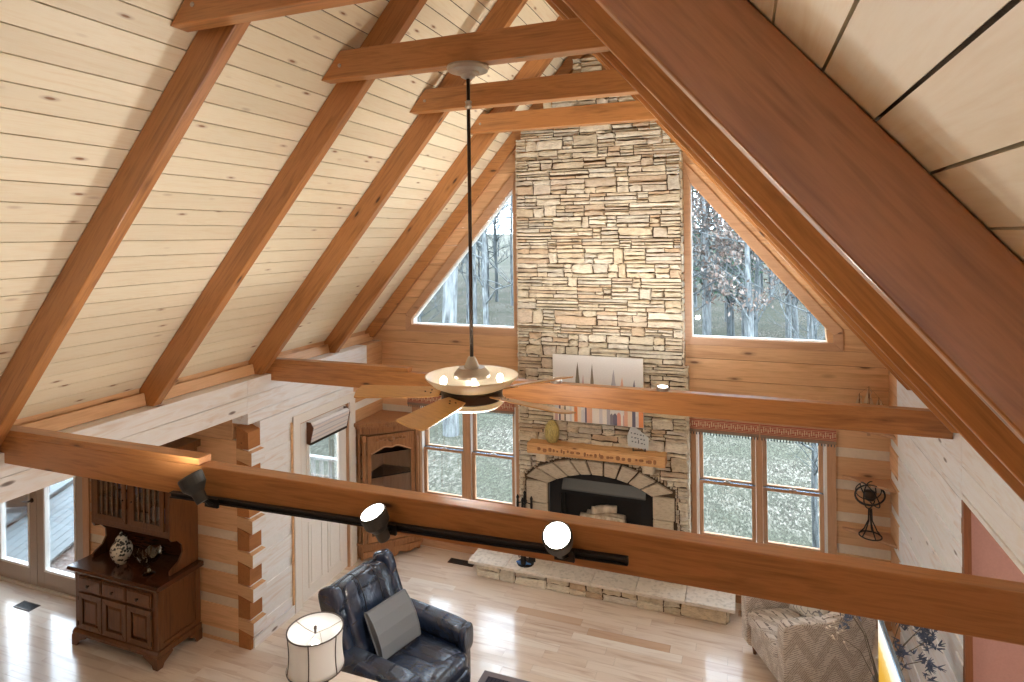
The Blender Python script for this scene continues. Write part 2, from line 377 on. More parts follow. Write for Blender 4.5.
# ------------------------------------------------------------------ the room: measured constants
XL, XR, ZR, SL = -3.3277, 2.8802, 2.511, 1.178
TH = atan(SL); XC = (XL+XR)/2
WL, WR, YW = -3.146, 2.80, -2.415           # left wall, right wall, far wall of the dining side
RY = lambda i: -.9437-1.2316*(4-i)
RD, RW = .205, .082                          # rafter depth and width
YB = -9.0
roofz = lambda x: ZR+SL*((x-XL) if x < XC else (XR-x))   # underside of the rafters

# camera -----------------------------------------------------------------
cam = bpy.data.cameras.new('camera'); co = bpy.data.objects.new('camera', cam); COL.objects.link(co)
yaw, roll, F, PY = .3577, -.0128, 618.89, 236.29
cam.sensor_fit = 'HORIZONTAL'; cam.sensor_width = 36; cam.lens = F/1024*36
cam.shift_x = 0; cam.shift_y = -(341-PY)/1024
fw = Vector((-sin(yaw), cos(yaw), 0)); rt = Vector((cos(yaw), sin(yaw), 0)); up = Vector((0, 0, 1))
r2 = rt*cos(roll)+up*sin(roll); u2 = -rt*sin(roll)+up*cos(roll)
co.matrix_world = Matrix(((r2.x, u2.x, -fw.x, 1.439), (r2.y, u2.y, -fw.y, -7.2), (r2.z, u2.z, -fw.z, 4.0375), (0, 0, 0, 1)))
cam.clip_start = .02; cam.clip_end = 300
SC.camera = co

# floor -------------------------------------------------------------------
mb = MB(); w = .118; y = -9.0
while y < -.0:
    x = -8.0-random.random()*.8
    while x < 5.6:
        L = random.uniform(.4, 1.2)
        if not (y > YW-.02 and (x+L < WL-.1)):
            x0 = max(x, WL-.08) if y > YW-.02 else x
            mb.box(x0, min(x+L-.0012, 5.6), y, min(y+w-.0012, 0), -.02, 0)
        x += L
    y += w
fl = struct(mb.build('floor', M['floor']), 'light maple plank floor of the great room', 'floor')
struct(box(-8.4, 5.75, -9.05, YW+.1, -.3, -.021).build('floor_slab', M['mortar']))
struct(box(WL-.1, 5.75, YW+.101, .14, -.3, -.021).build('floor_slab', M['mortar']))

# ceilings: tongue and groove boards -------------------------------------
def ceiling(side):
    mb = MB(); bw = .1365; s = -.35
    L0 = (XC-XL)/cos(TH)+RD*tan(TH)
    while s < L0+.02:
        s1 = min(s+bw-.0068, L0+.02)
        mb.box(s, s1, YB, .16, RD+.001, RD+.02); s += bw
    mb.cur = 1; mb.box(-.35, L0+.02, YB, .16, RD+.021, RD+.05)
    o = mb.build('ceiling', [CEILM[side], M['mortar']])
    return o
X_left = Matrix.Translation((XL, 0, ZR)) @ Matrix.Rotation(-TH, 4, 'Y')
X_right = Matrix.Translation((XR, 0, ZR)) @ Matrix.Scale(-1, 4, (1, 0, 0)) @ Matrix.Rotation(-TH, 4, 'Y')
CEILM = {'l': M['ceil'], 'r': M['ceil']}
for side, X in (('l', X_left), ('r', X_right)):
    o = ceiling(side); o.data.transform(X); o.data.flip_normals() if side == 'r' else None
    o.data.update()
    struct(o, 'left slope of pale tongue and groove pine ceiling' if side == 'l' else 'right slope of pale tongue and groove pine ceiling', 'ceiling')

# rafters -----------------------------------------------------------------
def rafter(i, right):
    y = RY(i); PLZ = 2.65
    L0 = (XC-XL)/cos(TH)-.003; d = RD-.002
    s0 = (PLZ-ZR)/sin(TH); s1 = (PLZ-ZR-d*cos(TH))/sin(TH)
    pts = [(s0, 0), (L0, 0), (L0+d*tan(TH), d), (s1, d)]
    mb = MB()
    if right: mb.prism(pts, 'y', -RW, 0)
    else: mb.prism(pts, 'y', 0, RW)
    o = mb.build('rafter', M['beam'], bevel=.006)
    if right:
        o.location = (XR, y, ZR); o.rotation_euler = Matrix.Rotation(pi, 4, 'Z').to_euler()
        o.matrix_world = Matrix.Translation((XR, y, ZR)) @ Matrix.Rotation(pi, 4, 'Z') @ Matrix.Rotation(-TH, 4, 'Y')
    else:
        o.matrix_world = Matrix.Translation((XL, y, ZR)) @ Matrix.Rotation(-TH, 4, 'Y')
    return o
LBL = ['left-slope rafter nearest the camera, above the near tie beam end',
       'left-slope rafter second from the camera, footed on the log plate past the near tie beam',
       'left-slope rafter meeting the left end of the far tie beam',
       'left-slope rafter nearest the left triangular window']
for k, i in enumerate((1, 2, 3, 4)):
    tag(rafter(i, False), LBL[k], 'rafter', 'left slope rafters')
LBR = ['huge dark brown rafter crossing the upper right corner', 'orange-brown rafter just beyond the huge dark one on the right slope',
       'right-slope rafter carrying the right end of the fan collar beam', 'right-slope rafter meeting the right end of the far tie beam',
       'right-slope rafter closest to the right triangular window']
for k, i in enumerate((0, 1, 2, 3, 4)):
    tag(rafter(i, True), LBR[k], 'rafter', 'right slope rafters')
# rake boards against the gable
for nm, X in (('l', X_left), ('r', X_right)):
    mb = MB(); L0 = (XC-XL)/cos(TH)
    mb.prism([(.2, .06), (L0+.06*tan(TH), .06), (L0+RD*tan(TH), RD-.003), (.1, RD-.003)], 'y', -.07, -.004)
    o = mb.build('trim_1' if nm == 'l' else 'trim_2', M['beam'], bevel=.004); o.data.transform(X)
    if nm == 'r': o.data.flip_normals()
    struct(o, ('left' if nm == 'l' else 'right')+' rake board where roof boards meet the gable wall', 'trim')

# collar beams --------------------------------------------------------------
CLBL = ['highest-looking collar beam cut by the top edge of the picture', 'long collar beam that the ceiling fan hangs from',
        'collar beam second from the stone chimney', 'collar beam closest to the stone chimney']
xe = lambda z: XL+(z-ZR-RD/cos(TH))/SL+.004
collars = []
for k, i in enumerate((1, 2, 3, 4)):
    y = RY(i)-.162; z0, z1 = 5.155, 5.35
    xa, xb = xe(z0), xe(z1); ra, rb = 2*XC-xa, 2*XC-xb
    mb = MB().prism([(xa-XC, z0), (ra-XC, z0), (rb-XC, z1), (xb-XC, z1)], 'y', 0, .115)
    t = thing('collar_beam', CLBL[k], 'collar beam', (XC, y, 0), 0, 'collar beams under the ridge')
    mb.build('beam_plank', M['beam'], t, bevel=.006)
    for sx in (-1, 1):
        b = MB().lathe([(.014, -.012), (.014, .002), (.006, .006)], seg=10, X=Matrix.Translation((sx*(XC-xa-.16), -.001, z0+.09)) @ Matrix.Rotation(pi/2, 4, 'X'))
        b.build('bolt_head', M['nickel'], t)

# tie beams -------------------------------------------------------------------
for i, xs, lb in ((1, -1.455, 'near tie beam crossing the whole room with the spotlight track on its face'),
                  (3, -1.54, 'far tie beam crossing in front of the chimney behind the fan')):
    y = RY(i)+RW+.003; z0, z1 = 2.5805, 2.765
    t = thing('tie_beam', lb, 'tie beam', (XC, y, 0), 0, 'horizontal tie beams')
    xa = lambda z: max(XL+(z-ZR-RD/cos(TH))/SL, XL+.02)
    a = -3.24; b = 2*XC-a
    MB().box(a-XC, b-XC, 0, .09, z0, z1).build('beam_plank', M['beam'], t, bevel=.006)
    MB().box(a+.03-XC, xs-XC, 0, .09, z1+.0005, z1+.04).build('top_strip', M['beam'], t, bevel=.004)
# ------------------------------------------------------------------ walls
PIT, CH0 = .3345, .705                      # chinking pitch and first band on gable
def rows(off, ztop):
    """log rows (z0,z1) and above 2.05 tight boards"""
    r = []; z = CH0+off-3*PIT; H = .093
    while z < 2.0:
        a, b = z+H, z+PIT
        if b > .0 and a < 2.02: r.append((max(a, 0.0), b))
        z += PIT
    return r
def rowbox(mb, x0, x1, y0, y1, z0, z1, holes, along):
    """log box between limits along 'x' or 'y', cut by holes (lo,hi,zlo,zhi)"""
    cuts = [(z0, z1)]
    zs = sorted({z0, z1, *[h[2] for h in holes if z0 < h[2] < z1], *[h[3] for h in holes if z0 < h[3] < z1]})
    for a, b in zip(zs, zs[1:]):
        lo, hi = (x0, x1) if along == 'x' else (y0, y1)
        seg = [(lo, hi)]
        for h in holes:
            if h[2] < (a+b)/2 < h[3]:
                ns = []
                for p, q in seg:
                    if h[0] > p: ns.append((p, min(q, h[0])))
                    if h[1] < q: ns.append((max(p, h[1]), q))
                seg = [s_ for s_ in ns if s_[1]-s_[0] > .005]
        for p, q in seg:
            if along == 'x': mb.box(p, q, y0, y1, a, b)
            else: mb.box(x0, x1, p, q, a, b)

# gable wall (lower): windows 3 (left) and 4 (right) double hung pairs, firebox behind chimney
HG = [(-2.57, -1.24, .62, 1.93), (.91, 2.23, .62, 1.93), (-.95, .65, 0, 1.5)]
mb = MB()
for z0, z1 in rows(0, 2.05): rowbox(mb, WL-.05, WR+.05, 0, .14, z0+.004, z1-.004, HG, 'x')
for z0, z1 in ((2.046, 2.21), (2.215, 2.415), (2.42, 2.648), (2.653, 2.80)):
    rowbox(mb, WL-(.05 if z1 < 2.65 else .3), WR+(.05 if z1 < 2.65 else .3), 0, .14, z0, z1, HG, 'x')
# boards of the gable triangle, cut parallel to the roof beside the triangular windows
TL = [(-2.70, 2.86), (-1.19, 2.86), (-1.19, 4.78), (-2.70, 3.01)]   # rough openings
xr = lambda z: XL+(z-ZR-.33)/SL
wz = lambda z: -2.70+(z-3.01)/1.172
z = 2.803
while z < 6.4:
    z1 = min(z+.225, 6.45)
    a0, a1 = xr(z), min(xr(z1), XC); b0, b1 = 2*XC-a0, 2*XC-a1
    if z1 <= 4.80+.2:
        e0, e1 = (min(max(wz(z), -2.70), -1.19), min(max(wz(z1), -2.70), -1.19))
        if z < 2.86 < z1:
            mb.prism([(a0, z), (XC, z), (XC, 2.86), (xr(2.86), 2.86)], 'y', 0, .14)
            mb.prism([(XC, z), (b0, z), (2*XC-xr(2.86), 2.86), (XC, 2.86)], 'y', 0, .14)
            zz = 2.862
        else: zz = z
        a0 = xr(zz); e0 = min(max(wz(zz), -2.70), -1.19)
        mb.prism([(a0, zz), (e0, zz), (e1, z1-.004), (a1, z1-.004)], 'y', 0, .14)
        mb.prism([(2*XC-e0-.0, zz), (2*XC-a0, zz), (2*XC-a1, z1-.004), (2*XC-e1, z1-.004)], 'y', 0, .14)
        mb.box(-1.187, .74, 0, .14, zz, z1-.004)
    else:
        mb.prism([(a0, z), (b0, z), (b1, z1-.004), (a1, z1-.004)], 'y', 0, .14)
    z = z1
mb.cur = 1
for x0, x1, z0, z1 in ((WL-.08, -2.57, 0, 2.04), (-1.24, -.95, 0, 2.04), (.65, .91, 0, 2.04), (-.95, .65, 1.5, 2.04), (2.23, WR+.1, 0, 2.04), (-2.57, -1.24, 0, .62), (.91, 2.23, 0, .62), (-2.57, -1.24, 1.93, 2.04), (.91, 2.23, 1.93, 2.04)):
    mb.box(x0, x1, .012, .13, z0, z1)
struct(mb.build('wall_gable', [M['logX'], M['chink']]), 'orange squared-log gable wall with cream chinking around the stone chimney', 'wall')

# left wall with the half-glass door; log corner at YW
DY0, DY1, DZ = -1.70, -.745, 2.03
mb = MB()
for z0, z1 in rows(PIT/2, 2.05):
    mb.cur = 0; rowbox(mb, WL-.16, WL, YW+.16, -.66, z0+.003, z1-.003, [(DY0, DY1, 0, DZ)], 'y')
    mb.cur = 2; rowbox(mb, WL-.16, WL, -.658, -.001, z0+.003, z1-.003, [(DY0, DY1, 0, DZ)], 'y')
    mb.cur = 3
    mb.prism([(WL-.15, z0), (WL, z0), (WL, z1-.075), (WL-.15, z1-.02)], 'y', YW-.002, YW+.158)
mb.cur = 0
for z0, z1 in ((2.215, 2.32), (2.3235, 2.488), (2.492, 2.65)): mb.box(WL-.20, WL, YW, -.36, z0, z1)
mb.cur = 2
for z0, z1 in ((2.215, 2.32), (2.3235, 2.488), (2.492, 2.65)): mb.box(WL-.20, WL, -.358, -.001, z0, z1)
mb.cur = 1
for y0, y1, z0, z1 in ((YW+.02, DY0, 0, 2.045), (DY1, -.001, 0, 2.045)): mb.box(WL-.14, WL-.012, y0, y1, z0, z1)
struct(mb.build('wall_left', [M['glarelog'], M['chinkglare'], M['logY'], M['logend']]), 'log wall with window glare in its white colour, holding the half-glass door', 'wall')
mb = MB()
for z0, z1 in ((2.325, 2.488), (2.492, 2.65)): mb.box(WL-.20, WL, YB, YW-.001, z0, z1)
struct(mb.build('wall_left_header', M['glarelog'], bevel=.004), 'two-log header over the dining room opening', 'wall')

# dining-side wall in the plane YW, with french doors (door_2)
FX0, FX1, FZ = -7.20, -5.47, 2.06
mb = MB()
for z0, z1 in rows(0, 2.05):
    mb.cur = 0; rowbox(mb, -8.2, WL-.152, YW, YW+.18, z0+.003, z1-.003, [(FX0, FX1, 0, FZ)], 'x')
    if z0 > .05:
        mb.cur = 0
        mb.prism([(WL-.151, z0+.055), (WL+.04, z0+.01), (WL+.04, z1-.105), (WL-.151, z1-.075)], 'y', YW-.004, YW+.175)
        mb.cur = 2; mb.prism([(WL+.0401, z0+.01), (WL+.043, z0+.01), (WL+.043, z1-.105), (WL+.0401, z1-.105)], 'y', YW-.004, YW+.175)  # thin white face paints window glare on each tail end
mb.cur = 0
for z0, z1 in ((2.046, 2.32), (2.325, 2.6)): mb.box(-8.2, WL-.201, YW, YW+.18, z0, z1)
mb.cur = 1
for x0, x1, z0, z1 in ((-8.2, FX0, 0, 2.045), (FX1, WL-.153, 0, 2.045)): mb.box(x0, x1, YW+.012, YW+.17, z0, z1)
struct(mb.build('wall_dining', [M['logX'], M['chink'], M['glarelog']]), 'orange log wall with cream chinking behind the dark hutch', 'wall')
# dining side shell: outer wall, ceiling
struct(box(-8.4, -8.2, YB, YW, 0, 2.6).build('wall_dining_side', M['logY']))
struct(box(-8.4, WL-.201, YB, YW, 2.6, 2.66).build('ceiling_dining', M['ceil']))

# right wall and the room beyond
YJ = -2.25
mb = MB()
for z0, z1 in rows(PIT/2, 2.05):
    mb.cur = 0; mb.box(WR, WR+.18, YJ+.02, -.36, z0+.003, z1-.003)
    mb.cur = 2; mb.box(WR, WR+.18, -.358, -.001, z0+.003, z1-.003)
    if z0 > .05:
        mb.cur = 0; mb.prism([(WR-.012, z0+.03), (WR+.17, z0+.07), (WR+.17, z1-.05), (WR-.012, z1-.1)], 'y', YJ+.0, YJ+.16)
        mb.cur = 3; mb.prism([(WR-.011, z0+.035), (WR+.16, z0+.07), (WR+.16, z1-.055), (WR-.011, z1-.105)], 'y', YJ-.003, YJ-.0005)  # thin dark sheet paints shade on the near side of each tail
mb.cur = 0
for z0, z1 in ((2.215, 2.25), (2.254, 2.448), (2.452, 2.65)):
    mb.box(WR, WR+.18, YJ+.02, -.36, z0, z1)
mb.cur = 2
for z0, z1 in ((2.215, 2.25), (2.254, 2.448), (2.452, 2.65)): mb.box(WR, WR+.18, -.358, -.001, z0, z1)
mb.cur = 1; mb.box(WR+.012, WR+.17, YJ+.03, -.001, 0, 2.05)
struct(mb.build('wall_right', [M['glarelog'], M['chinkglare'], M['logY'], M['logend']]), 'log wall coloured white for window glare, behind the patterned armchair', 'wall')
mb = MB()
for z0, z1 in ((2.27, 2.448), (2.452, 2.65)): mb.box(WR, WR+.18, YB, YJ+.019, z0, z1)
struct(mb.build('wall_right_header', M['glarelog'], bevel=.004), 'pale two-log header over the opening to the pink room', 'wall')
struct(box(WR-.01, WR+.19, YB, YJ-.02, 2.235, 2.268).build('trim_3', M['white']), 'white trim board under the right header', 'trim')
struct(box(WR-.012, WR+.03, YJ-.055, YJ-.012, 0, 2.232).build('trim_4', M['darkcasing']), 'brown vertical casing at the pink room opening', 'trim')
struct(box(WR+.0305, 5.6, YJ-.03, YJ+.0, 0, 2.6).build('wall_pink', M['pink']), 'salmon pink painted wall beyond the right opening', 'wall')
struct(box(5.6, 5.75, YB, YJ, 0, 2.6).build('wall_pink_side', M['pink']))
struct(box(WR+.181, 5.75, YB, YJ, 2.6, 2.66).build('ceiling_pink', M['white']))
# knee boards between rafters on top of the plates, loft back wall
n = 5
ys = [YB]+[RY(i) for i in (0, 1, 2, 3, 4)]+[.1]
for j in range(len(ys)-1):
    y0 = ys[j]+(RW if j else 0)+.002; y1 = ys[j+1]-.002
    if y1-y0 < .05: continue
    for sx in (0, 1):
        x = -3.30 if sx == 0 else 2*XC+3.30
        o = box(-.025, .025, y0-(y0+y1)/2, y1-(y0+y1)/2, 0, .105).build('trim_%d' % n, M['beam'] if False else M['logY'], loc=(x, (y0+y1)/2, 2.651), bevel=.004); n += 1
        o.rotation_euler = (0, (TH-pi/2)*.35*(1 if sx == 0 else -1), 0)
        struct(o)
mb = MB()
mb.prism([(-3.3, 0), (2.9, 0), (2.9, 2.7), (XC, 6.45), (-3.3, 2.7)], 'y', YB-.15, YB)
struct(mb.build('wall_loft_back', M['logX']))
struct(box(-8.4, -3.3, YB-.15, YB, 0, 2.66).build('wall_dining_back', M['logX']))
struct(box(2.9, 5.75, YB-.15, YB, 0, 2.66).build('wall_pink_back', M['pink']))
# outer walls behind knee boards so that no sky leaks under the eaves
for x0, x1 in ((-3.66, -3.36), (2*XC+3.36, 2*XC+3.66)):
    struct(box(x0, x1, YB, .14, 2.66, 2.9).build('wall_eave', M['logY']))
# loft floor behind the camera
struct(box(WL, WR, YB, -6.6, 2.30, 2.5).build('floor_loft', M['logX']))
# baseboards
struct(box(WL+.001, WL+.02, YW+.03, -1.80, 0, .10).build('baseboard_left', M['glarelog']))
struct(box(WL+.02, -1.6, -.022, -.002, 0, .085).build('baseboard_gable', M['trimX']))
struct(box(1.3, WR-.01, -.022, -.002, 0, .085).build('baseboard_gable_right', M['trimX']))

# ------------------------------------------------------------------ windows
def poly_inset(pts, d):
    """inset convex polygon (ccw)"""
    n = len(pts); out = []
    for i in range(n):
        p0, p1, p2 = (Vector(pts[i-1]), Vector(pts[i]), Vector(pts[(i+1) % n]))
        e1 = (p1-p0).normalized(); e2 = (p2-p1).normalized()
        n1 = Vector((-e1.y, e1.x)); n2 = Vector((-e2.y, e2.x))
        dd = d[(i-1) % n] if isinstance(d, (list, tuple)) else d
        d2 = d[i] if isinstance(d, (list, tuple)) else d
        # intersect offset lines
        a = p1+n1*dd; b = p1+n2*d2
        cr = e1.x*e2.y-e1.y*e2.x
        t = ((b-a).x*e2.y-(b-a).y*e2.x)/cr
        out.append(a+e1*t)
    return [tuple(p) for p in out]
def ring(mb, outer, inner, y0, y1):
    n = len(outer)
    for i in range(n):
        j = (i+1) % n
        mb.prism([outer[i], outer[j], inner[j], inner[i]], 'y', y0, y1)
def tri_window(nm, outer, glass, lb):
    t = thing(nm, lb, 'window', (0, 0, 0)); t['kind'] = 'structure'
    mb = MB(); n = 4
    mid = [tuple((outer[i][k]*.10+glass[i][k]*.90) for k in (0, 1)) for i in range(4)]
    ring(mb, outer, mid, -.028, .011); mb.build('casing', M['trimX'], t, bevel=.004)
    mb = MB(); ring(mb, mid, glass, .012, .10); mb.build('window_frame', M['white'], t)
    MB().prism(glass, 'y', .055, .061).build('window_pane', M['glass'], t)
tri_window('window_1', [(-2.763, 2.80), (-1.15, 2.80), (-1.15, 4.90), (-2.763, 3.02)], [(-2.66, 2.905), (-1.24, 2.905), (-1.24, 4.60), (-2.66, 2.965)], 'left triangular gable window beside the chimney')
tri_window('window_2', [(.80, 2.80), (2.392, 2.80), (2.392, 3.02), (.80, 4.88)], [(.895, 2.893), (2.295, 2.893), (2.295, 2.96), (.895, 4.60)], 'right triangular gable window beside the chimney')

def dh_window(nm, x0, x1, g, lb):
    """pair of double hung units. g: two (xa,xb) glass ranges"""
    t = thing(nm, lb, 'window', (0, 0, 0)); t['kind'] = 'structure'
    zb, zt = .56, 1.99; gb, gt, mr = .70, 1.86, 1.285
    mb = MB()
    mb.box(x0, g[0][0]-.07, -.028, -.001, zb, zt); mb.box(g[1][1]+.07, x1, -.028, -.001, zb, zt)
    mb.box(g[0][1]+.045, g[1][0]-.045, -.024, -.001, zb+.1, zt)
    mb.build('side_casing', M['trimZ'], t, bevel=.004)
    mb = MB(); mb.box(x0, x1, -.03, -.002, gt+.06, zt+.04); mb.box(x0-.01, x1+.01, -.045, -.002, zb-.02, gb-.06)
    mb.build('head_and_sill_casing', M['trimX'], t, bevel=.004)
    for xa, xb in g:
        fr = MB(); fr.box(xa-.07, xa-.045, -.02, .11, gb-.06, gt+.06); fr.box(xb+.045, xb+.07, -.02, .11, gb-.06, gt+.06)
        fr.box(xa-.045, xb+.045, -.02, .11, gb-.06, gb-.045); fr.build('white_jamb', M['white'], t)
        for lower in (True, False):
            a, b, y = (gb, mr-.03, .01) if lower else (mr+.02, gt, .055)
            s_ = MB(); s_.box(xa-.042, xa, y, y+.04, a-.042, b+.03); s_.box(xb, xb+.042, y, y+.04, a-.042, b+.03)
            s_.box(xa, xb, y, y+.04, a-.042, a); s_.box(xa, xb, y, y+.04, b, b+.03)
            so = s_.build('sash', M['trimZ'], t, bevel=.003)
            MB().box(xa-.001, xb+.001, y+.016, y+.022, a-.001, b+.001).build('window_pane', M['glass'], so)
            if lower:
                l = MB(); xm = (xa+xb)/2; l.box(xm-.035, xm+.035, y+.002, y+.03, b+.031, b+.042); l.lathe([(.012, 0), (.012, .02)], (xm, y+.015, b+.042), 10)
                l.build('sash_lock', M['nickel'], so)
                MB().box(xa-.04, xb+.04, y+.001, y+.042, b+.0305, b+.034).build('meeting_rail_top', M['tvframe'], so)
dh_window('window_3', -2.684, -1.185, ((-2.491, -1.988), (-1.80, -1.296)), 'pair of double hung windows left of the fireplace')
dh_window('window_4', .862, 2.31, ((.986, 1.491), (1.648, 2.156)), 'pair of double hung windows right of the fireplace')

# valances -----------------------------------------------------------------
def valance(x0, x1, lb, gr):
    t = thing('valance', lb, 'valance', ((x0+x1)/2, -.034, 1.84), 0, gr); w = (x1-x0)/2
    MB().box(-w, w, -.028, -.004, .035, .15).build('patterned_cloth', M['valance'], t, bevel=.003)
    MB().box(-w, w, -.03, -.002, .002, .036).build('lower_band', M['valband'], t, bevel=.003)
    f = MB(); n = int((x1-x0)/.03)
    for k in range(n):
        x = -w+(k+.5)*(2*w/n); f.puff((x, -.015, -.014), (.006, .006, .016), 1, 6)
    f.build('fringe', M['fringe'], t)
    r = MB()
    n2 = int((x1-x0)/.022)
    for k in range(n2):
        x = -w+(k+.5)*(2*w/n2); r.box(x-.004, x+.004, -.031, -.029, .06+.01*((k*7) % 3), .10+.012*((k*5) % 3))
    r.build('stitched_tassels', M['sail'], t)
valance(-2.73, -1.995, 'red woven fringed valance on the leftmost window, half hidden by the fan blades', 'woven valances')
valance(-1.985, -1.235, 'red woven fringed valance just left of the chimney, behind the fan dish', 'woven valances')
valance(.85, 1.572, 'red woven fringed valance right beside the chimney on the right window', 'woven valances')
valance(1.585, 2.312, 'red woven fringed valance beside the corner shelves on the right window', 'woven valances')

# ------------------------------------------------------------------ door_1: half-glass door in the left wall
t = thing('door_1', 'cream half-glass entry door with two raised panels', 'door', (WL, (-1.654-.80)/2, 0)); t['kind'] = 'structure'
hw = .427
d = MB(); gz0, gz1 = 1.02, 1.90; gy = .295
d.box(-.06, -.018, -hw, hw, .01, gz0); d.box(-.06, -.018, -hw, -gy, gz0, 2.0); d.box(-.06, -.018, gy, hw, gz0, 2.0); d.box(-.06, -.018, -gy, gy, gz1, 2.0)
d.build('door_slab', M['door'], t, bevel=.003)
for sy in (-1, 1):
    p = MB(); y0, y1 = (.04, .30) if sy > 0 else (-.30, -.04)
    ring(p, [(y0, .13), (y1, .13), (y1, .87), (y0, .87)], [(y0+.03, .16), (y1-.03, .16), (y1-.03, .84), (y0+.03, .84)], 0, .008)
    p.prism([(y0+.05, .18), (y1-.05, .18), (y1-.05, .82), (y0+.05, .82)], 'y', 0, .006)
    o = p.build('raised_panel', M['door'], t, bevel=.002); o.rotation_euler = (0, 0, pi/2); o.location = (-.018, 0, 0); o.data.transform(Matrix.Scale(-1, 4, (0, 1, 0)))
mb = MB(); ring(mb, [(-gy-.02, gz0-.02), (gy+.02, gz0-.02), (gy+.02, gz1+.02), (-gy-.02, gz1+.02)], [(-gy+.025, gz0+.025), (gy-.025, gz0+.025), (gy-.025, gz1-.025), (-gy+.025, gz1-.025)], 0, .02)
o = mb.build('glazing_frame', M['white'], t, bevel=.003); o.rotation_euler = (0, 0, pi/2); o.location = (-.005, 0, 0)
MB().box(-.042, -.036, -gy, gy, gz0, gz1).build('window_pane', M['glass'], t)
l = MB(); l.lathe([(.026, 0), (.026, .012), (.012, .016), (.012, .045)], X=Matrix.Translation((-.018, -hw+.06, .99)) @ Matrix.Rotation(pi/2, 4, 'Y'), seg=14); l.tube([(.03, -hw+.06, .99), (.032, -hw+.12, .985), (.032, -hw+.17, .985)], .008)
l.lathe([(.024, 0), (.024, .012), (.02, .018)], X=Matrix.Translation((-.018, -hw+.06, 1.13)) @ Matrix.Rotation(pi/2, 4, 'Y'), seg=14)
l.build('door_lever', M['nickel'], t)
mb = MB(); ycn = -1.227
for y0, y1 in ((-1.785, -1.675), (-.765, -.655)): mb.box(0.001, .022, y0-ycn, y1-ycn, 0, 2.10)
mb.box(.001, .024, -1.785-ycn, -.655-ycn, 2.02, 2.12)
mb.build('casing', M['door'], t, bevel=.003)
mb = MB()
for y0, y1 in ((-1.675, -1.66), (-.795, -.78)): mb.box(-.1, .01, y0-ycn, y1-ycn, 0, 2.02)
mb.box(-.1, -.0, -1.675-ycn, -.78-ycn, 2.003, 2.019)
mb.build('jamb', M['trimZ'], t)
struct(box(WL+.001, WL+.012, -1.812, -1.787, 0, 2.06).build('trim_30', M['logY']), 'dark brown strip where the logs are cut beside the entry door', 'trim')
# rolled shade on the door glass
t = thing('roll_shade', 'pale patterned fabric shade rolled up over the entry door glass', 'window shade', (WL+.005, -1.225, 0))
rs = MB(); rs.lathe([(.038, -.33), (.04, -.3), (.04, .3), (.038, .33)], X=Matrix.Translation((.06, 0, 1.95)) @ Matrix.Rotation(pi/2, 4, 'X'), seg=16); rs.build('rolled_cloth', M['rollshade'], t, smooth=True)
d = MB(); d.add([(.10, -.33, 1.95), (.10, .33, 1.95), (.055, .33, 1.77), (.055, -.33, 1.77), (.095, -.33, 1.95), (.095, .33, 1.95), (.05, .33, 1.77), (.05, -.33, 1.77)], [(0,1,2,3),(7,6,5,4),(0,3,7,4),(1,5,6,2),(0,4,5,1),(3,2,6,7)])
d.build('hanging_cloth', M['rollshade'], t)
MB().box(.045, .062, -.335, .335, 1.745, 1.772).build('bottom_bar', M['darkmetal'], t, bevel=.003)
for sy in (-1, 1): MB().prism([(.01, 1.76), (.05, 1.75), (.10, 1.94), (.06, 2.0), (.01, 2.0)], 'y', sy*.34-.005, sy*.34+.005).build('end_bracket', M['hull'], t)

# ------------------------------------------------------------------ door_2: french doors in the dining wall
t = thing('door_2', 'taupe glazed french doors to the deck, left edge of the picture', 'door', (-6.32, YW, 0)); t['kind'] = 'structure'
for sx in (-1, 1):
    x0, x1 = (.004, .785) if sx > 0 else (-.785, -.004)
    l = MB(); l.box(x0, x0+.12, .02, .062, .03, 2.03); l.box(x1-.12, x1, .02, .062, .03, 2.03); l.box(x0+.12, x1-.12, .02, .062, .03, .22); l.box(x0+.12, x1-.12, .02, .062, 1.90, 2.03)
    lo = l.build('door_leaf', M['taupe'], t, bevel=.003)
    g = MB(); ring(g, [(x0+.12, .22), (x1-.12, .22), (x1-.12, 1.9), (x0+.12, 1.9)], [(x0+.145, .245), (x1-.145, .245), (x1-.145, 1.875), (x0+.145, 1.875)], .014, .068); g.build('glazing_bead', M['white'], lo)
    MB().box(x0+.12, x1-.12, .038, .044, .22, 1.9).build('window_pane', M['glass'], lo)
h = MB(); h.lathe([(.026, 0), (.026, .01), (.011, .014), (.011, .045)], X=Matrix.Translation((-.075, .02, 1.02)) @ Matrix.Rotation(pi/2, 4, 'X'), seg=14); h.tube([(-.075, -.03, 1.02), (-.13, -.032, 1.015), (-.18, -.03, 1.01)], .008)
h.lathe([(.024, 0), (.024, .012), (.012, .03)], X=Matrix.Translation((-.075, .02, 1.16)) @ Matrix.Rotation(pi/2, 4, 'X'), seg=14)
h.build('door_lever', M['darkmetal'], t)
c = MB(); c.box(-.93, -.83, -.02, -.001, 0, 2.14); c.box(.83, .93, -.02, -.001, 0, 2.14); c.box(-.93, .93, -.022, -.001, 2.045, 2.15); c.build('casing', M['trimZ'], t, bevel=.003)
c = MB(); c.box(-.875, -.79, 0, .12, 0, 2.055); c.box(.79, .845, 0, .12, 0, 2.055); c.box(-.79, .79, 0, .12, 2.035, 2.055); c.build('jamb', M['taupe'], t)
MB().box(-.79, .79, .0, .12, 0, .028).build('threshold', M['white'], t)

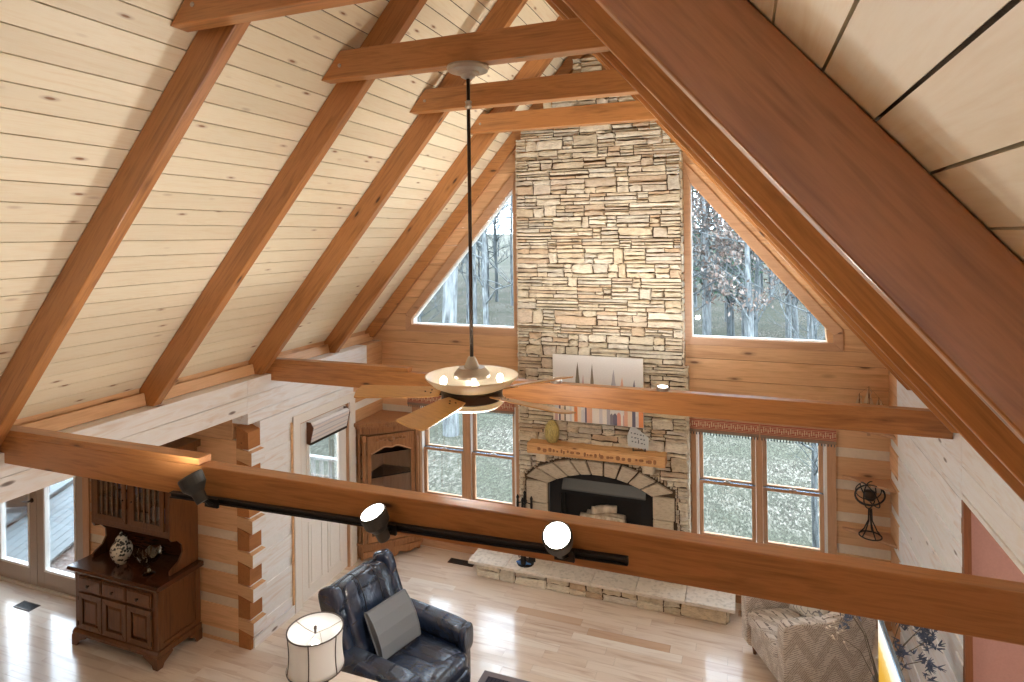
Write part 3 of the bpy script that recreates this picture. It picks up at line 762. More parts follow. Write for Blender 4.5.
# ------------------------------------------------------------------ stone fireplace and chimney
fp = thing('fireplace', 'tall ledge-stone chimney and fireplace rising to the ridge', 'fireplace', (0, 0, 0))
YF = -.2
AX, AR, AZ = -.15, 1.21, .08
def arch_in(x): return AZ+sqrt(max(0, AR*AR-(x-AX)**2)) if abs(x-AX) <= .61 else 0
OUT = [(-1.03, 1.17), (-.85, 1.325), (-.562, 1.42), (-.228, 1.445), (.095, 1.436), (.366, 1.363), (.69, 1.19)]
def outer_z(x):
    if x < OUT[0][0] or x > OUT[-1][0]: return -1
    for (a, b), (c_, d_) in zip(OUT, OUT[1:]):
        if a <= x <= c_: return b+(d_-b)*(x-a)/(c_-a)
def in_arch(x, z):
    if -1.02 < x < .70: return z < max(1.17 if False else outer_z(x), 0)
    return False
mb = MB()
def one_stone(x0, x1, z0, z1, dep, y=YF, X=None, into=None):
    g = .0052; x0 += g; x1 -= g; z0 += g*.85; z1 -= g*.85
    if x1-x0 < .012 or z1-z0 < .008: return
    j = min(.013, (z1-z0)*.2, (x1-x0)*.16)
    R = lambda a: random.uniform(-a, a)
    def ringp(ins, yy, jit):
        a, b, c_, d_ = x0+ins, x1-ins, z0+ins, z1-ins
        pts = [(a, c_), (a*.67+b*.33, c_), (a*.33+b*.67, c_), (b, c_), (b, (c_+d_)/2), (b, d_), (a*.33+b*.67, d_), (a*.67+b*.33, d_), (a, d_), (a, (c_+d_)/2)]
        return [(p[0]+R(jit), yy+R(dep*.18), p[1]+R(jit)) for p in pts]
    ins = min(.014, (z1-z0)*.2, (x1-x0)*.2)
    A = ringp(0, y+.012, j*.6); B = ringp(ins*.3, y-dep*.65, j); C_ = ringp(ins, y-dep, j)
    cc = [((x0+x1)/2+R(j), y-dep*1.08, (z0+z1)/2)]
    vs = A+B+C_+cc; fs = []
    for k in range(10):
        k2 = (k+1) % 10
        fs += [(k, k2, 10+k2, 10+k), (10+k, 10+k2, 20+k2, 20+k), (20+k, 20+k2, 30)]
    (into or mb).add(vs, fs, X)
def place(x0, x1, z0, z1, depth=0):
    """put stone(s) in a cell, subdividing around the arch"""
    pts = [(x0, z0), (x1, z0), (x0, z1), (x1, z1), ((x0+x1)/2, (z0+z1)/2), ((x0+x1)/2, z0), ((x0+x1)/2, z1)]
    ins = sum(in_arch(*p) for p in pts)
    if ins == 0: one_stone(x0, x1, z0, z1, random.choice((.008, .016, .028, .04, .046, .022)))
    elif ins < len(pts) and depth < 6:
        if (x1-x0) > (z1-z0): xm = (x0+x1)/2; place(x0, xm, z0, z1, depth+1); place(xm, x1, z0, z1, depth+1)
        else: zm = (z0+z1)/2; place(x0, x1, z0, zm, depth+1); place(x0, x1, zm, z1, depth+1)
random.seed(77)
z = .0
while z < 6.02:
    bh = random.uniform(.10, .18); z1 = z+bh
    zr = z1
    xl = max(-1.115, XL+(zr-ZR-.12)/SL); xrr = min(.80 if z > 2.5 else .838, XR-(zr-ZR-.12)/SL)
    if xrr-xl < .1: break
    x = xl
    while x < xrr-.001:
        w = random.choice((random.uniform(.09, .16), random.uniform(.2, .45), random.uniform(.3, .6)))
        x1 = x+w if xrr-(x+w) > .07 else xrr
        k = random.choices((1, 2, 3, 4), (2.2 if x1-x < .28 else .35, 4, 5, 2.5))[0]
        cuts = sorted(random.uniform(.2, .8) for _ in range(k-1)) if k == 2 else [(i+1)/k+random.uniform(-.08, .08) for i in range(k-1)]
        zz = [z]+[z+bh*c_ for c_ in cuts]+[z1]
        for a, b in zip(zz, zz[1:]):
            if x1-x > .3 and random.random() < .55:
                xm = x+(x1-x)*random.uniform(.3, .7); place(x, xm, a, b); place(xm, x1, a, b)
            else: place(x, x1, a, b)
        x = x1
    z = z1
# side returns of the breast
XS = Matrix.Rotation(pi/2, 4, 'Z')
for side in (-1, 1):
    z = 0
    while z < 5.0:
        h = random.uniform(.05, .13)
        xx = -1.118 if side < 0 else (.842 if z < 2.5 else .803)
        X = Matrix.Translation((xx, 0, 0)) @ Matrix.Rotation(side*pi/2, 4, 'Z')
        one_stone(-.2 if side > 0 else 0, 0 if side > 0 else .2, z, z+h, .012, 0, X); z += h
mb.build('stone_face', M['stone'], fp)
b = MB(); b.prism([(-1.11, 0), (-.765, 0), (-.765, 1.5), (-1.11, 1.5)], 'y', YF+.006, -.002)
b.prism([(.465, 0), (.80, 0), (.80, 1.5), (.465, 1.5)], 'y', YF+.006, -.002)
apts = [(AX+AR*sin(a), AZ+AR*cos(a)) for a in [rad(-30+60*k/16) for k in range(17)]]
b.prism([(-.765, 1.5), (-.765, 1.125)]+apts+[(.465, 1.125), (.465, 1.5)], 'y', YF+.006, -.002)
b.prism([(-1.11, 1.5), (.80, 1.5), (.80, 4.62), (.44, 5.05), (XC+.1, 5.95), (XC-.1, 5.95), (-.88, 5.05), (-1.11, 4.7)], 'y', YF+.006, -.002)
b.build('mortar_backing', M['mortar'], fp)
# arch of cut stones: each voussoir a part
nv = 9
def outp(u):
    L = [0]
    for p, q in zip(OUT, OUT[1:]): L.append(L[-1]+sqrt((p[0]-q[0])**2+(p[1]-q[1])**2))
    s = u*L[-1]
    for k in range(len(OUT)-1):
        if s <= L[k+1]+1e-9:
            f = (s-L[k])/(L[k+1]-L[k]); return (OUT[k][0]+(OUT[k+1][0]-OUT[k][0])*f, OUT[k][1]+(OUT[k+1][1]-OUT[k][1])*f)
A0 = math.asin(.61/AR)
us = [0, .1, .22, .335, .44, .55, .66, .77, .885, 1]
for k in range(nv):
    q = []
    for u in (us[k]+.006, us[k+1]-.006):
        a = -A0+2*A0*u; q.append((AX+AR*sin(a), AZ+AR*cos(a)))
    o0, o1 = outp(us[k]+.006), outp(us[k+1]-.006)
    MB().prism([q[0], q[1], o1, o0], 'y', YF-.045, YF+.004).build('arch_stone', M['vous'], fp, bevel=.008)
for x0, x1 in ((-1.035, -.763), (.463, .705)):
    z = .2
    for h in (.2, .26, .22, .28):
        z1 = min(z+h, 1.135)
        if z1-z < .05: break
        zi0, zi1 = z+.005, z1-.005
        MB().box(x0+random.uniform(0, .03)*(1 if x0 < 0 else 0), x1-random.uniform(0, .03)*(1 if x0 > 0 else 0), YF-.04, YF+.004, zi0, zi1).build('jamb_stone', M['vous'], fp, bevel=.008); z = z1
# corbels under the mantel
for x in (-.80, .43): MB().box(x-.06, x+.06, -.36, YF-.001, 1.415, 1.517).build('corbel_stone', M['stone'], fp, bevel=.012)
# mantel, live front edge
m = MB(); n = 28; x0, x1 = -.945, .62
vs = []; fs = []
for i in range(n+1):
    x = x0+(x1-x0)*i/n; j = noise.noise(Vector((x*6, 1.3, 0)))*.012
    vs += [(x, YF-.002, 1.52), (x, -.405+j, 1.52), (x, -.415+j*1.6, 1.57+j), (x, -.40+j, 1.635), (x, YF-.002, 1.635)]
for i in range(n):
    for k in range(5):
        k2 = (k+1) % 5; fs.append((i*5+k, i*5+k2, (i+1)*5+k2, (i+1)*5+k))
fs += [(0, 1, 2, 3, 4), tuple(n*5+k for k in (4, 3, 2, 1, 0))]
m.add(vs, fs)
random.seed(5); cv = m; cv.cur = 1
x = -.80
while x < .55:
    h = random.uniform(.02, .05); w = random.uniform(.015, .05); zc = 1.578+random.uniform(-.008, .008)
    cv.puff((x, -.417, zc), (w/2, .008, h/2), .7, 8); x += w+random.uniform(.004, .03)
ml = m.build('mantel_shelf', [M['mantel'], M['oak']], fp); ml['label'] = 'rough timber mantel shelf with carved front'
# hearth
hs = MB(); random.seed(11); z0, z1 = 0, .162
x = -1.58
while x < 1.24:
    w = random.uniform(.16, .46); x1 = min(x+w, 1.24)
    if 1.24-x1 < .1: x1 = 1.24
    k = random.choice((1, 2, 2))
    zz = [0, .162] if k == 1 else [0, random.uniform(.06, .1), .162]
    for a, b_ in zip(zz, zz[1:]):
        if k == 2 and x1-x > .3 and random.random() < .5:
            xm = x+(x1-x)*random.uniform(.35, .65); one_stone(x, xm, a, b_, .025, -.455, None, hs); one_stone(xm, x1, a, b_, .025, -.455, None, hs)
        else: one_stone(x, x1, a, b_, .025, -.455, None, hs)
    x = x1
for sx, xx in ((-1, -1.58), (1, 1.24)):
    for y0, y1 in ((-.455, -.3), (-.3, -.17), (-.17, -.01)):
        X = Matrix.Translation((xx, 0, 0)) @ Matrix.Rotation(sx*pi/2, 4, 'Z')
        one_stone(y0 if sx > 0 else -y1, y1 if sx > 0 else -y0, 0, .162, .02, 0, X, hs)
hs.build('hearth_stones', M['stone'], fp)
for x0, x1 in ((-1.572, -1.125), (1.233-.38, 1.233)): pass
hb = MB(); hb.box(-1.575, 1.235, -.45, -.03, 0, .16); hb.build('hearth_core', M['mortar'], fp)
sx_ = [-1.67, -1.20, -.70, -.185, .298, .82, 1.318]
for a, b_ in zip(sx_, sx_[1:]):
    MB().box(a+.002, b_-.002, -.525, (YF+.0 if (a > -1.15 and b_ < .85) else -.02) , .1635, .20).build('hearth_slab', M['slab'], fp, bevel=.006)

# insert ------------------------------------------------------------------
t = thing('fireplace_insert', 'black metal fireplace insert inside the stone arch', 'fireplace insert', (AX, 0, .201))
def ap(dr, a0=-1, n=17): return [((AR-dr)*sin(a), AZ-.201+(AR-dr)*cos(a)) for a in [-A0+2*A0*k/(n-1) for k in range(n)]]
pl = MB(); outer = [(-.607, .0), (-.607, .92)]+ap(.004)+[(.607, .92), (.607, .0)]
inner = [(-.47, .06), (-.47, .80)]+[(-.47+.94*k/16, .80) for k in range(17)]+[(.47, .80), (.47, .06)]
for i in range(len(outer)-1): pl.prism([outer[i], outer[i+1], inner[i+1], inner[i]], 'y', -.15, -.13)
pl.prism([(-.607, 0), (.607, 0), (.47, .06), (-.47, .06)], 'y', -.15, -.13)
pl.build('face_plate', M['black'], t)
hd = MB(); hd.prism([(-.19, .87), (-.152, .97), (-.152, .985), (-.22, .885), (-.22, .865)], 'x', -.44, .53); 
o = hd.build('hood', plain('grey_hood_metal', srgb(96, 100, 100), .4, .5), t, bevel=.004)
bx = MB(); bx.box(-.469, .469, -.118, .089, .061, .40); bx.box(-.47, .47, -.13, .0, .055, .06); bx.box(-.475, -.47, -.13, .1, .06, .8); bx.box(.47, .475, -.13, .1, .06, .8); bx.box(-.475, .475, .09, .1, .06, .8); bx.box(-.475, .475, -.13, .1, .8, .81); bx.box(-.47, .47, -.0, .1, .055, .06)
bx.build('firebox', M['firebrick'], t)
ms = MB(); ms.box(-.45, -.435, -.128, -.12, .06, .8)
for k in range(24): ms.box(-.46+k*.016, -.4585+k*.016, -.127, -.125, .06, .8)
ms.build('mesh_curtain', M['iron'], t)
gr = MB(); GB = .345
for k in range(7): gr.tube([(-.27+k*.09, -.10, .16+GB), (-.27+k*.09, -.09, .10+GB), (-.27+k*.09, .06, .10+GB)], .008, 6)
gr.tube([(-.3, -.06, .095+GB), (.3, -.06, .095+GB)], .008, 6); gr.tube([(-.25, -.06, .095+GB), (-.25, -.06, .056+GB)], .008, 6); gr.tube([(.25, -.06, .095+GB), (.25, -.06, .056+GB)], .008, 6)
gr.build('grate', M['iron'], t)
def log_bm(p, q, r):
    m = MB(); P, Q = Vector(p), Vector(q); n = 9
    pts = [P.lerp(Q, i/(n-1))+Vector((0, noise.noise(Vector((i*.7, r*50, 0)))*.012, noise.noise(Vector((i*.6, 9, r*30)))*.012)) for i in range(n)]
    m.tube(pts, [r*(1+.15*noise.noise(Vector((i*1.3, 4, r*9)))) for i in range(n)], 10); return m
M['firelog'] = bark('pale_fire_log', srgb(190, 170, 144), srgb(232, 218, 196))
for p, q, r, lb in (((AX-.26, -.07, .712), (AX+.27, -.06, .707), .055, 'pale split fire log lying across the front of the grate'),
                    ((AX-.2, .02, .717), (AX+.25, .025, .71), .055, 'pale fire log at the back of the grate'),
                    ((AX-.12, -.07, .812), (AX+.16, .02, .822), .045, 'fire log resting diagonally on top of the others')):
    tag(log_bm(p, q, r).build('fire_log', M['firelog'], smooth=True), lb, 'fire log', 'logs on the grate')

# painting ----------------------------------------------------------------
t = thing('painting', 'wide unframed canvas of pale abstract city spires above the mantel', 'painting', (-.137, YF-.098, 1.898))
MB().box(-.52, .52, 0, .035, 0, .765).build('canvas', plain('pale_canvas', srgb(226, 224, 222), .7), t)
cols = [srgb(212, 210, 212), srgb(176, 174, 182), srgb(130, 128, 140), srgb(226, 178, 152), srgb(222, 160, 144), srgb(234, 218, 198), srgb(204, 170, 170), srgb(124, 116, 100), srgb(236, 230, 222), srgb(232, 150, 96), srgb(110, 108, 128)]
cm = [plain('paint_%d' % i, c, .6) for i, c in enumerate(cols)]
random.seed(3)
st = MB(); x = -.519
while x < .515:
    w = random.uniform(.012, .05); st.cur = random.choices(range(11), (4, 2, 1, 2, 1.5, 4, 1, 1, 6, 1, 1))[0]
    if x > .44: st.cur = 9
    if .385 < x < .42: st.cur = 10
    h = random.uniform(.12, .34); x1 = min(x+w, .519)
    st.prism([(x, .003), (x1, .003), (x1, h*.8), ((x+x1)/2, h), (x, h*.85)], 'y', -.0012, -.0002); x = x1
st.build('painted_streets', cm, t)
sp = MB()
for x, h, w, c_ in ((-.225, .66, .05, 7), (-.21, .42, .06, 5), (-.16, .52, .035, 6), (-.055, .65, .04, 7), (.02, .38, .02, 1), (.19, .60, .055, 1), (.17, .45, .04, 2), (.285, .52, .05, 3), (.31, .40, .06, 9), (.42, .50, .045, 2), (.12, .42, .02, 0)):
    sp.cur = c_; b0 = .3
    sp.prism([(x-w/2, b0), (x+w/2, b0), (x+w/2.1, b0+(h-b0)*.5), (x+w/3, b0+(h-b0)*.66), (x+w/4.5, b0+(h-b0)*.85), (x+.003, h+.03), (x-w/4.5, b0+(h-b0)*.85), (x-w/3, b0+(h-b0)*.66), (x-w/2.1, b0+(h-b0)*.5)], 'y', -.0024, -.0014)
sp.build('painted_spires', cm, t)

# mantel decor --------------------------------------------------------------
t = thing('decorative_gourd', 'yellow-green speckled gourd standing on the left of the mantel', 'gourd', (-.672, -.31, 1.636))
prof = [(.03, 0), (.055, .01), (.078, .05), (.088, .1), (.086, .15), (.072, .2), (.05, .235), (.025, .255), (.008, .262)]
MB().lathe(prof, seg=24).build('gourd_body', M['gourd'], t, smooth=True)
MB().tube([(0, 0, .26), (.004, 0, .275), (.012, .004, .285)], [.008, .006, .005], 8).build('gourd_stem', M['stem'], t)
t = thing('slate_plaque', 'pointed pale slate plaque on a small black easel, right on the mantel', 'plaque', (.325, -.30, 1.637), rad(8))
X = Matrix.Rotation(rad(-14), 4, 'X')
PLQ = MB().prism([(-.115, .03), (.105, .0), (.11, .13), (-.075, .265), (-.125, .14)], 'y', 0, .014, Matrix.Translation((0, 0, .022)) @ X)
mk = PLQ; mk.cur = 1; random.seed(8)
for r in range(3):
    for k in range(5):
        xx = -.085+k*.033+r*.005
        mk.box(xx, xx+random.uniform(.012, .024), -.002, -.0005, .165-r*.045-k*.006, .178-r*.045-k*.006, Matrix.Translation((0, 0, .022)) @ X)
mk.build('slate', [M['plaque'], M['plaquemark']], t)
e = MB()
for sx in (-.06, .07): e.tube([(sx, -.035, .028), (sx, -.03, .012), (sx, .0, .01), (sx, .055, .006)], .005, 6); e.tube([(sx, -.035, .028), (sx, -.036, .045)], .006, 6)
e.tube([(-.06, .0, .01), (.07, 0, .01)], .004, 6); e.tube([(0, .012, .12), (0, .06, .004)], .004, 6)
e.build('easel', M['iron'], t)

# fireplace tools ---------------------------------------------------------------
t = thing('fireplace_tool_set', 'black iron fireplace tool stand on the left end of the hearth', 'fireplace tools', (-1.0, -.36, .201))
s_ = MB(); s_.lathe([(.10, 0), (.10, .012), (.03, .02), (.01, .03), (.009, .72), (.016, .74), (.02, .78), (.012, .80), (.018, .83), (.004, .85)], seg=14); s_.tube([(-.085, 0, .70), (0, 0, .72), (.085, 0, .70)], .006, 6); s_.tube([(0, -.07, .70), (0, 0, .72), (0, .07, .70)], .006, 6)
s_.build('stand', M['iron'], t)
for (dx, dy), nm in (((-.085, -.012), 'poker'), ((.085, -.012), 'shovel'), ((0, -.08), 'brush')):
    p = MB(); p.tube([(dx, dy, .12), (dx, dy, .66)], .006, 6); p.lathe([(.006, .64), (.014, .66), (.016, .70), (.012, .75), (.018, .77), (.006, .80)], (dx, dy, 0), 10)
    if nm == 'shovel': p.box(dx-.04, dx+.04, dy-.006, dy+.006, .04, .14)
    elif nm == 'brush': p.lathe([(.03, .03), (.035, .08), (.02, .14)], (dx, dy, 0), 10)
    else: p.tube([(dx, dy, .12), (dx+.01, dy, .06), (dx+.04, dy, .08)], .006, 6)
    p.build(nm, M['iron'], t)
c = MB(); c.puff((0, 0, .018), (.06, .035, .018), .7, 14); c.puff((.05, .01, .012), (.05, .02, .012), .8, 12)
c.puff((-.05, .02, .012), (.04, .018, .012), .8, 12)
tag(c.build('folded_cloth', M['bluecloth'], smooth=True, loc=(-1.02, -.40, .201)), 'small blue cloth lying on the pale left hearth slabs', 'cloth')

# ------------------------------------------------------------------ ceiling fan
FX, FY = -.235, RY(2)-.162+.065
t = thing('ceiling_fan', 'five-blade ceiling fan with white glass uplight bowl on a long rod', 'ceiling fan', (FX, FY, 3.02))
MB().lathe([(.135, 2.134), (.14, 2.12), (.13, 2.10), (.075, 2.092), (.07, 2.08), (.05, 2.075), (.045, 2.06), (.024, 2.05)], seg=28).build('canopy', M['nickel'], t, smooth=False)
MB().lathe([(.012, .22), (.012, 2.06)], seg=14).build('downrod', M['darkmetal'], t, smooth=True)
MB().lathe([(.013, 1.85), (.022, 1.86), (.024, 1.87), (.018, 1.88), (.018, 1.89), (.024, 1.90), (.013, 1.91)], seg=14).build('rod_collar', M['nickel'], t)
MB().lathe([(.02, .235), (.026, .228), (.048, .175), (.05, .165), (.085, .165), (.115, .13), (.12, .12), (.12, .105), (.08, .10)], seg=28).build('motor_cap', M['nickel'], t, smooth=False)
MB().lathe([(.19, .03), (.25, .055), (.298, .10), (.306, .115), (.30, .115), (.245, .065), (.185, .04), (.05, .036)], seg=40).build('glass_bowl', M['bowlglass'], t, smooth=True)
MB().lathe([(.06, .03), (.17, .028), (.20, .015), (.20, -.035), (.17, -.05), (.06, -.05)], seg=36).build('motor_housing', M['darkmetal'], t, smooth=False)
MB().lathe([(.10, -.052), (.215, -.04), (.222, -.048), (.18, -.085), (.10, -.105), (.02, -.108)], seg=36).build('lower_dish', M['bowlglass'], t, smooth=True)
for k in range(5):
    a = rad(196+72*k)
    b = MB(); X = Matrix.Rotation(a, 4, 'Z') @ Matrix.Translation((0, 0, -.0)) @ Matrix.Rotation(rad(-12), 4, 'X')
    b.prism([(.21, -.062), (.30, -.078), (.74, -.095), (.765, -.085), (.78, .0), (.765, .082), (.74, .09), (.30, .075), (.21, .06)], 'z', -.004, .004, X)
    bo = b.build('blade', M['blade'], t, bevel=.002)
    br = MB(); br.prism([(.15, -.025), (.22, -.02), (.33, -.04), (.36, 0), (.33, .04), (.22, .02), (.15, .025)], 'z', -.011, -.0045, X)
    for px, py in ((.27, -.02), (.27, .02), (.31, 0)): br.lathe([(.006, .0042), (.006, .008), (.003, .009)], (px, py, 0), 8, X)
    br.build('blade_bracket', M['darkmetal'], bo)
for k in range(4):
    a = rad(30+90*k)
    MB().puff((.185*cos(a), .185*sin(a), .085), (.024, .024, .03), 1, 12).build('bulb', M['bulb'], t, smooth=True)

# ------------------------------------------------------------------ track light
YT = RY(1)+RW
t = thing('track_light', 'black spotlight track with three lit heads on the near tie beam', 'track light', (0, YT, 0))
tr = MB(); X = Matrix.Translation((-.34, 0, 2.62)) @ Matrix.Rotation(-atan(.064/2.6), 4, 'Y')
tr.box(-1.305, 1.305, -.02, -.001, -.016, .016, X); tr.box(-1.305, 1.305, -.03, -.0205, .009, .016, X); tr.box(-1.305, 1.305, -.03, -.0205, -.016, -.009, X)
tr.build('track', M['black'], t, bevel=.002)
def head(P, ax, nm):
    ax = Vector(ax).normalized(); q = Vector((0, 0, 1)).rotation_difference(ax).to_matrix().to_4x4()
    X = Matrix.Translation(P) @ q                       # lens centre at P, body behind it
    h = MB(); h.lathe([(.028, -.155), (.03, -.15), (.034, -.10), (.062, -.06), (.066, -.005), (.062, .003), (.058, .003), (.058, -.004), (.01, -.004)], seg=24, X=X)
    ho = h.build('spot_head', M['can'], t, smooth=False)
    MB().lathe([(.057, -.003), (.057, .0005)], seg=24, X=X).build('lens', M['lens'], ho)
    E = X @ Vector((0, 0, -.10)); zt = 2.62+(P[0]+.34)*.0246
    y_ = MB(); y_.tube([tuple(E), (E.x+.02, -.06, zt+.0), (E.x+.03, -.034, zt)], .011, 8); y_.box(E.x-.03, E.x+.06, -.048, -.034, zt-.024, zt+.024)
    y_.build('swivel_arm', M['black'], ho)
    L = bpy.data.lights.new('track_spot', 'SPOT'); L.energy = SPOT_W*(.6 if nm == 1 else 1); L.spot_size = rad(172); L.spot_blend = .6; L.color = (1, .95, .88); L.shadow_soft_size = .05
    lo = bpy.data.objects.new('track_spot', L); COL.objects.link(lo)
    lo.matrix_world = Matrix.Translation(Vector((0, YT, 0))+P+ax*.03) @ Vector((0, 0, -1)).rotation_difference(ax).to_matrix().to_4x4()
M['can'] = plain('grey_black_can', srgb(64, 66, 66), .45, .3)
SPOT_W = 16
head(Vector((-1.385, -.12, 2.76)), (-.55, -.02, .83), 1)
head(Vector((-.232, -.12, 2.73)), (-.22, -.32, .93), 2)
head(Vector((.682, -.12, 2.765)), (.05, -.62, .78), 3)

# uplights on the far tie beam
for x, lb in ((.808, 'small lit puck light on the far tie beam, right of the painting'), (-.095, 'small lit puck light on the far tie beam, behind the fan blade tip')):
    y = RY(3)+RW+.045
    t = thing('puck_light', lb, 'uplight', (x, y, 2.766), 0, 'puck lights on the far beam')
    MB().lathe([(.05, 0), (.052, .02), (.048, .03), (.04, .03)], seg=20).build('puck_body', M['nickel'], t)
    MB().lathe([(.038, .0302), (.036, .034), (.01, .036)], seg=20).build('lens', M['lens'], t)
    L = bpy.data.lights.new('puck_spot', 'SPOT'); L.energy = 90; L.spot_size = rad(150); L.spot_blend = .9; L.color = (1, .97, .92); L.shadow_soft_size = .03
    lo = bpy.data.objects.new('puck_spot', L); COL.objects.link(lo)
    lo.matrix_world = Matrix.Translation((x, y, 2.82)) @ Vector((0, 0, -1)).rotation_difference(Vector((-.05, .8, 1.0)).normalized()).to_matrix().to_4x4()

# ------------------------------------------------------------------ dark hutch
HX0, HX1 = -4.89, -3.785; HC = (HX0+HX1)/2; HD = .475
t = thing('hutch', 'dark cherry hutch with glazed upper doors standing against the log wall', 'hutch', (HC, YW-.012, 0))
w = (HX1-HX0)/2; yf = -.49
b = MB(); b.box(-w, w, yf, -.004, .14, .742); b.build('base_case', M['cherry'], t, bevel=.003)
b = MB(); b.prism([(yf-.028, .105), (yf-.028, .135), (yf-.01, .155), (yf, .16), (-.004, .16), (-.004, .105)], 'x', -w-.025, w+.025)
b.build('base_moulding', M['cherry'], t, bevel=.003)
for sx in (-1, 1):
    f = MB(); x0 = sx*(w+.03); x1 = sx*(w-.16)
    P = [(x0, 0), (x0-sx*.06, 0), (x0-sx*.075, .035), (x0-sx*.11, .055), (x1, .09), (x1, .105), (x0, .105)]
    f.prism(P, 'y', yf-.029, yf-.004)
    f.prism([(yf-.03, 0), (yf+.03, 0), (yf+.045, .035), (yf+.08, .055), (yf+.14, .09), (yf+.14, .105), (yf-.03, .105)], 'x', x0-sx*.026, x0+sx*.001)
    f.build('bracket_foot', M['cherry'], t)
    f = MB(); f.prism([(-.004, 0), (-.07, 0), (-.09, .05), (-.15, .09), (-.15, .105), (-.004, .105)], 'x', x0-sx*.026, x0); f.build('bracket_foot', M['cherry'], t)
b = MB(); b.prism([(yf-.05, .752), (yf-.055, .765), (yf-.05, .785), (yf-.04, .79), (-.004, .79), (-.004, .744), (yf-.035, .744)], 'x', -w-.06, w+.06); b.build('counter_top', M['cherrytop'], t, bevel=.002)
# side panel relief
for sx in (-1, 1):
    p = MB(); xx = sx*w; a, c_ = min(xx, xx+sx*.012), max(xx, xx+sx*.012)
    p.box(a, c_, yf, yf+.06, .165, .742); p.box(a, c_, -.065, -.004, .165, .742); p.box(a, c_, yf+.06, -.065, .165, .21); p.box(a, c_, yf+.06, -.065, .70, .742)
    p.build('side_frame', M['cherry'], t, bevel=.003)
def panel_door(x0, x1, z0, z1, name, knob=None):
    d = MB(); ring(d, [(x0, z0), (x1, z0), (x1, z1), (x0, z1)], [(x0+.055, z0+.055), (x1-.055, z0+.055), (x1-.055, z1-.055), (x0+.055, z1-.055)], yf-.02, yf-.001)
    do = d.build(name, M['cherry'], t, bevel=.003)
    q = MB(); o_, i_ = (x0+.06, z0+.06, x1-.06, z1-.06), (x0+.085, z0+.085, x1-.085, z1-.085)
    vs = [(o_[0], yf-.004, o_[1]), (o_[2], yf-.004, o_[1]), (o_[2], yf-.004, o_[3]), (o_[0], yf-.004, o_[3]), (i_[0], yf-.016, i_[1]), (i_[2], yf-.016, i_[1]), (i_[2], yf-.016, i_[3]), (i_[0], yf-.016, i_[3])]
    q.add(vs, [(0,1,5,4),(1,2,6,5),(2,3,7,6),(3,0,4,7),(4,5,6,7),(3,2,1,0)]); q.build('raised_panel', M['cherry'], do)
    return do
iw = (2*w-.10)/3
for k in range(3):
    x0 = -w+.05+k*iw+.006; x1 = x0+iw-.012
    panel_door(x0, x1, .175, .535, 'cabinet_door')
    d = MB(); d.prism([(x0, .56), (x1, .56), (x1, .70), (x0, .70)], 'y', yf-.018, yf-.001); d.prism([(x0+.012, .572), (x1-.012, .572), (x1-.012, .688), (x0+.012, .688)], 'y', yf-.026, yf-.0185)
    do = d.build('drawer', M['cherry'], t, bevel=.004)
    MB().lathe([(.006, 0), (.008, .012), (.017, .018), (.018, .024), (.008, .03)], seg=14, X=Matrix.Translation(((x0+x1)/2, yf-.026, .63)) @ Matrix.Rotation(pi/2, 4, 'X')).build('knob', M['darkmetal'], do)
    if k != 1:
        hx = x0-.001 if k == 0 else x1+.001
        for zz in (.23, .48): MB().tube([(hx, yf-.022, zz-.02), (hx, yf-.022, zz+.02)], .005, 8).build('hinge', M['darkmetal'], t)
# upper part
uf = -.335; UW = w-.01
for sx in (-1, 1):
    P = [(-.004, .792), (uf-.0, .792), (uf-.0, .83), (uf+.03, .85), (uf+.10, .88), (uf+.145, .95), (uf+.14, 1.03), (uf+.09, 1.09), (uf+.02, 1.11), (uf, 1.15), (uf, 1.95), (-.004, 1.95)]
    MB().prism(P, 'x', sx*UW-(.022 if sx > 0 else 0), sx*UW+(0 if sx > 0 else .022)).build('side_panel', M['cherry'], t, bevel=.002)
b = MB(); b.box(-UW+.0225, UW-.0225, -.02, -.005, .792, 1.95); b.build('back_panel', M['cherrytop'], t)
b = MB(); b.box(-UW+.0225, UW-.0225, uf, -.0205, 1.145, 1.165); b.box(-UW+.0225, UW-.0225, uf, uf+.02, 1.165, 1.205)
b.box(-.03, .03, uf, uf+.02, 1.205, 1.86); b.box(-UW+.0225, -UW+.06, uf, uf+.02, 1.205, 1.86); b.box(UW-.06, UW-.0225, uf, uf+.02, 1.205, 1.86); b.box(-UW+.0225, UW-.0225, uf, uf+.02, 1.86, 1.95)
b.build('face_frame', M['cherry'], t, bevel=.002)
b = MB(); b.box(-UW+.0225, UW-.0225, uf+.03, -.021, 1.42, 1.435); b.box(-UW+.0225, UW-.0225, uf+.03, -.021, 1.66, 1.675); b.build('shelf', M['cherrytop'], t)
b = MB(); b.prism([(uf-.06, 1.99), (uf-.065, 2.02), (-.004, 2.02), (-.004, 1.952), (uf-.01, 1.952)], 'x', -UW-.05, UW+.05); b.build('cornice', M['cherry'], t, bevel=.003)
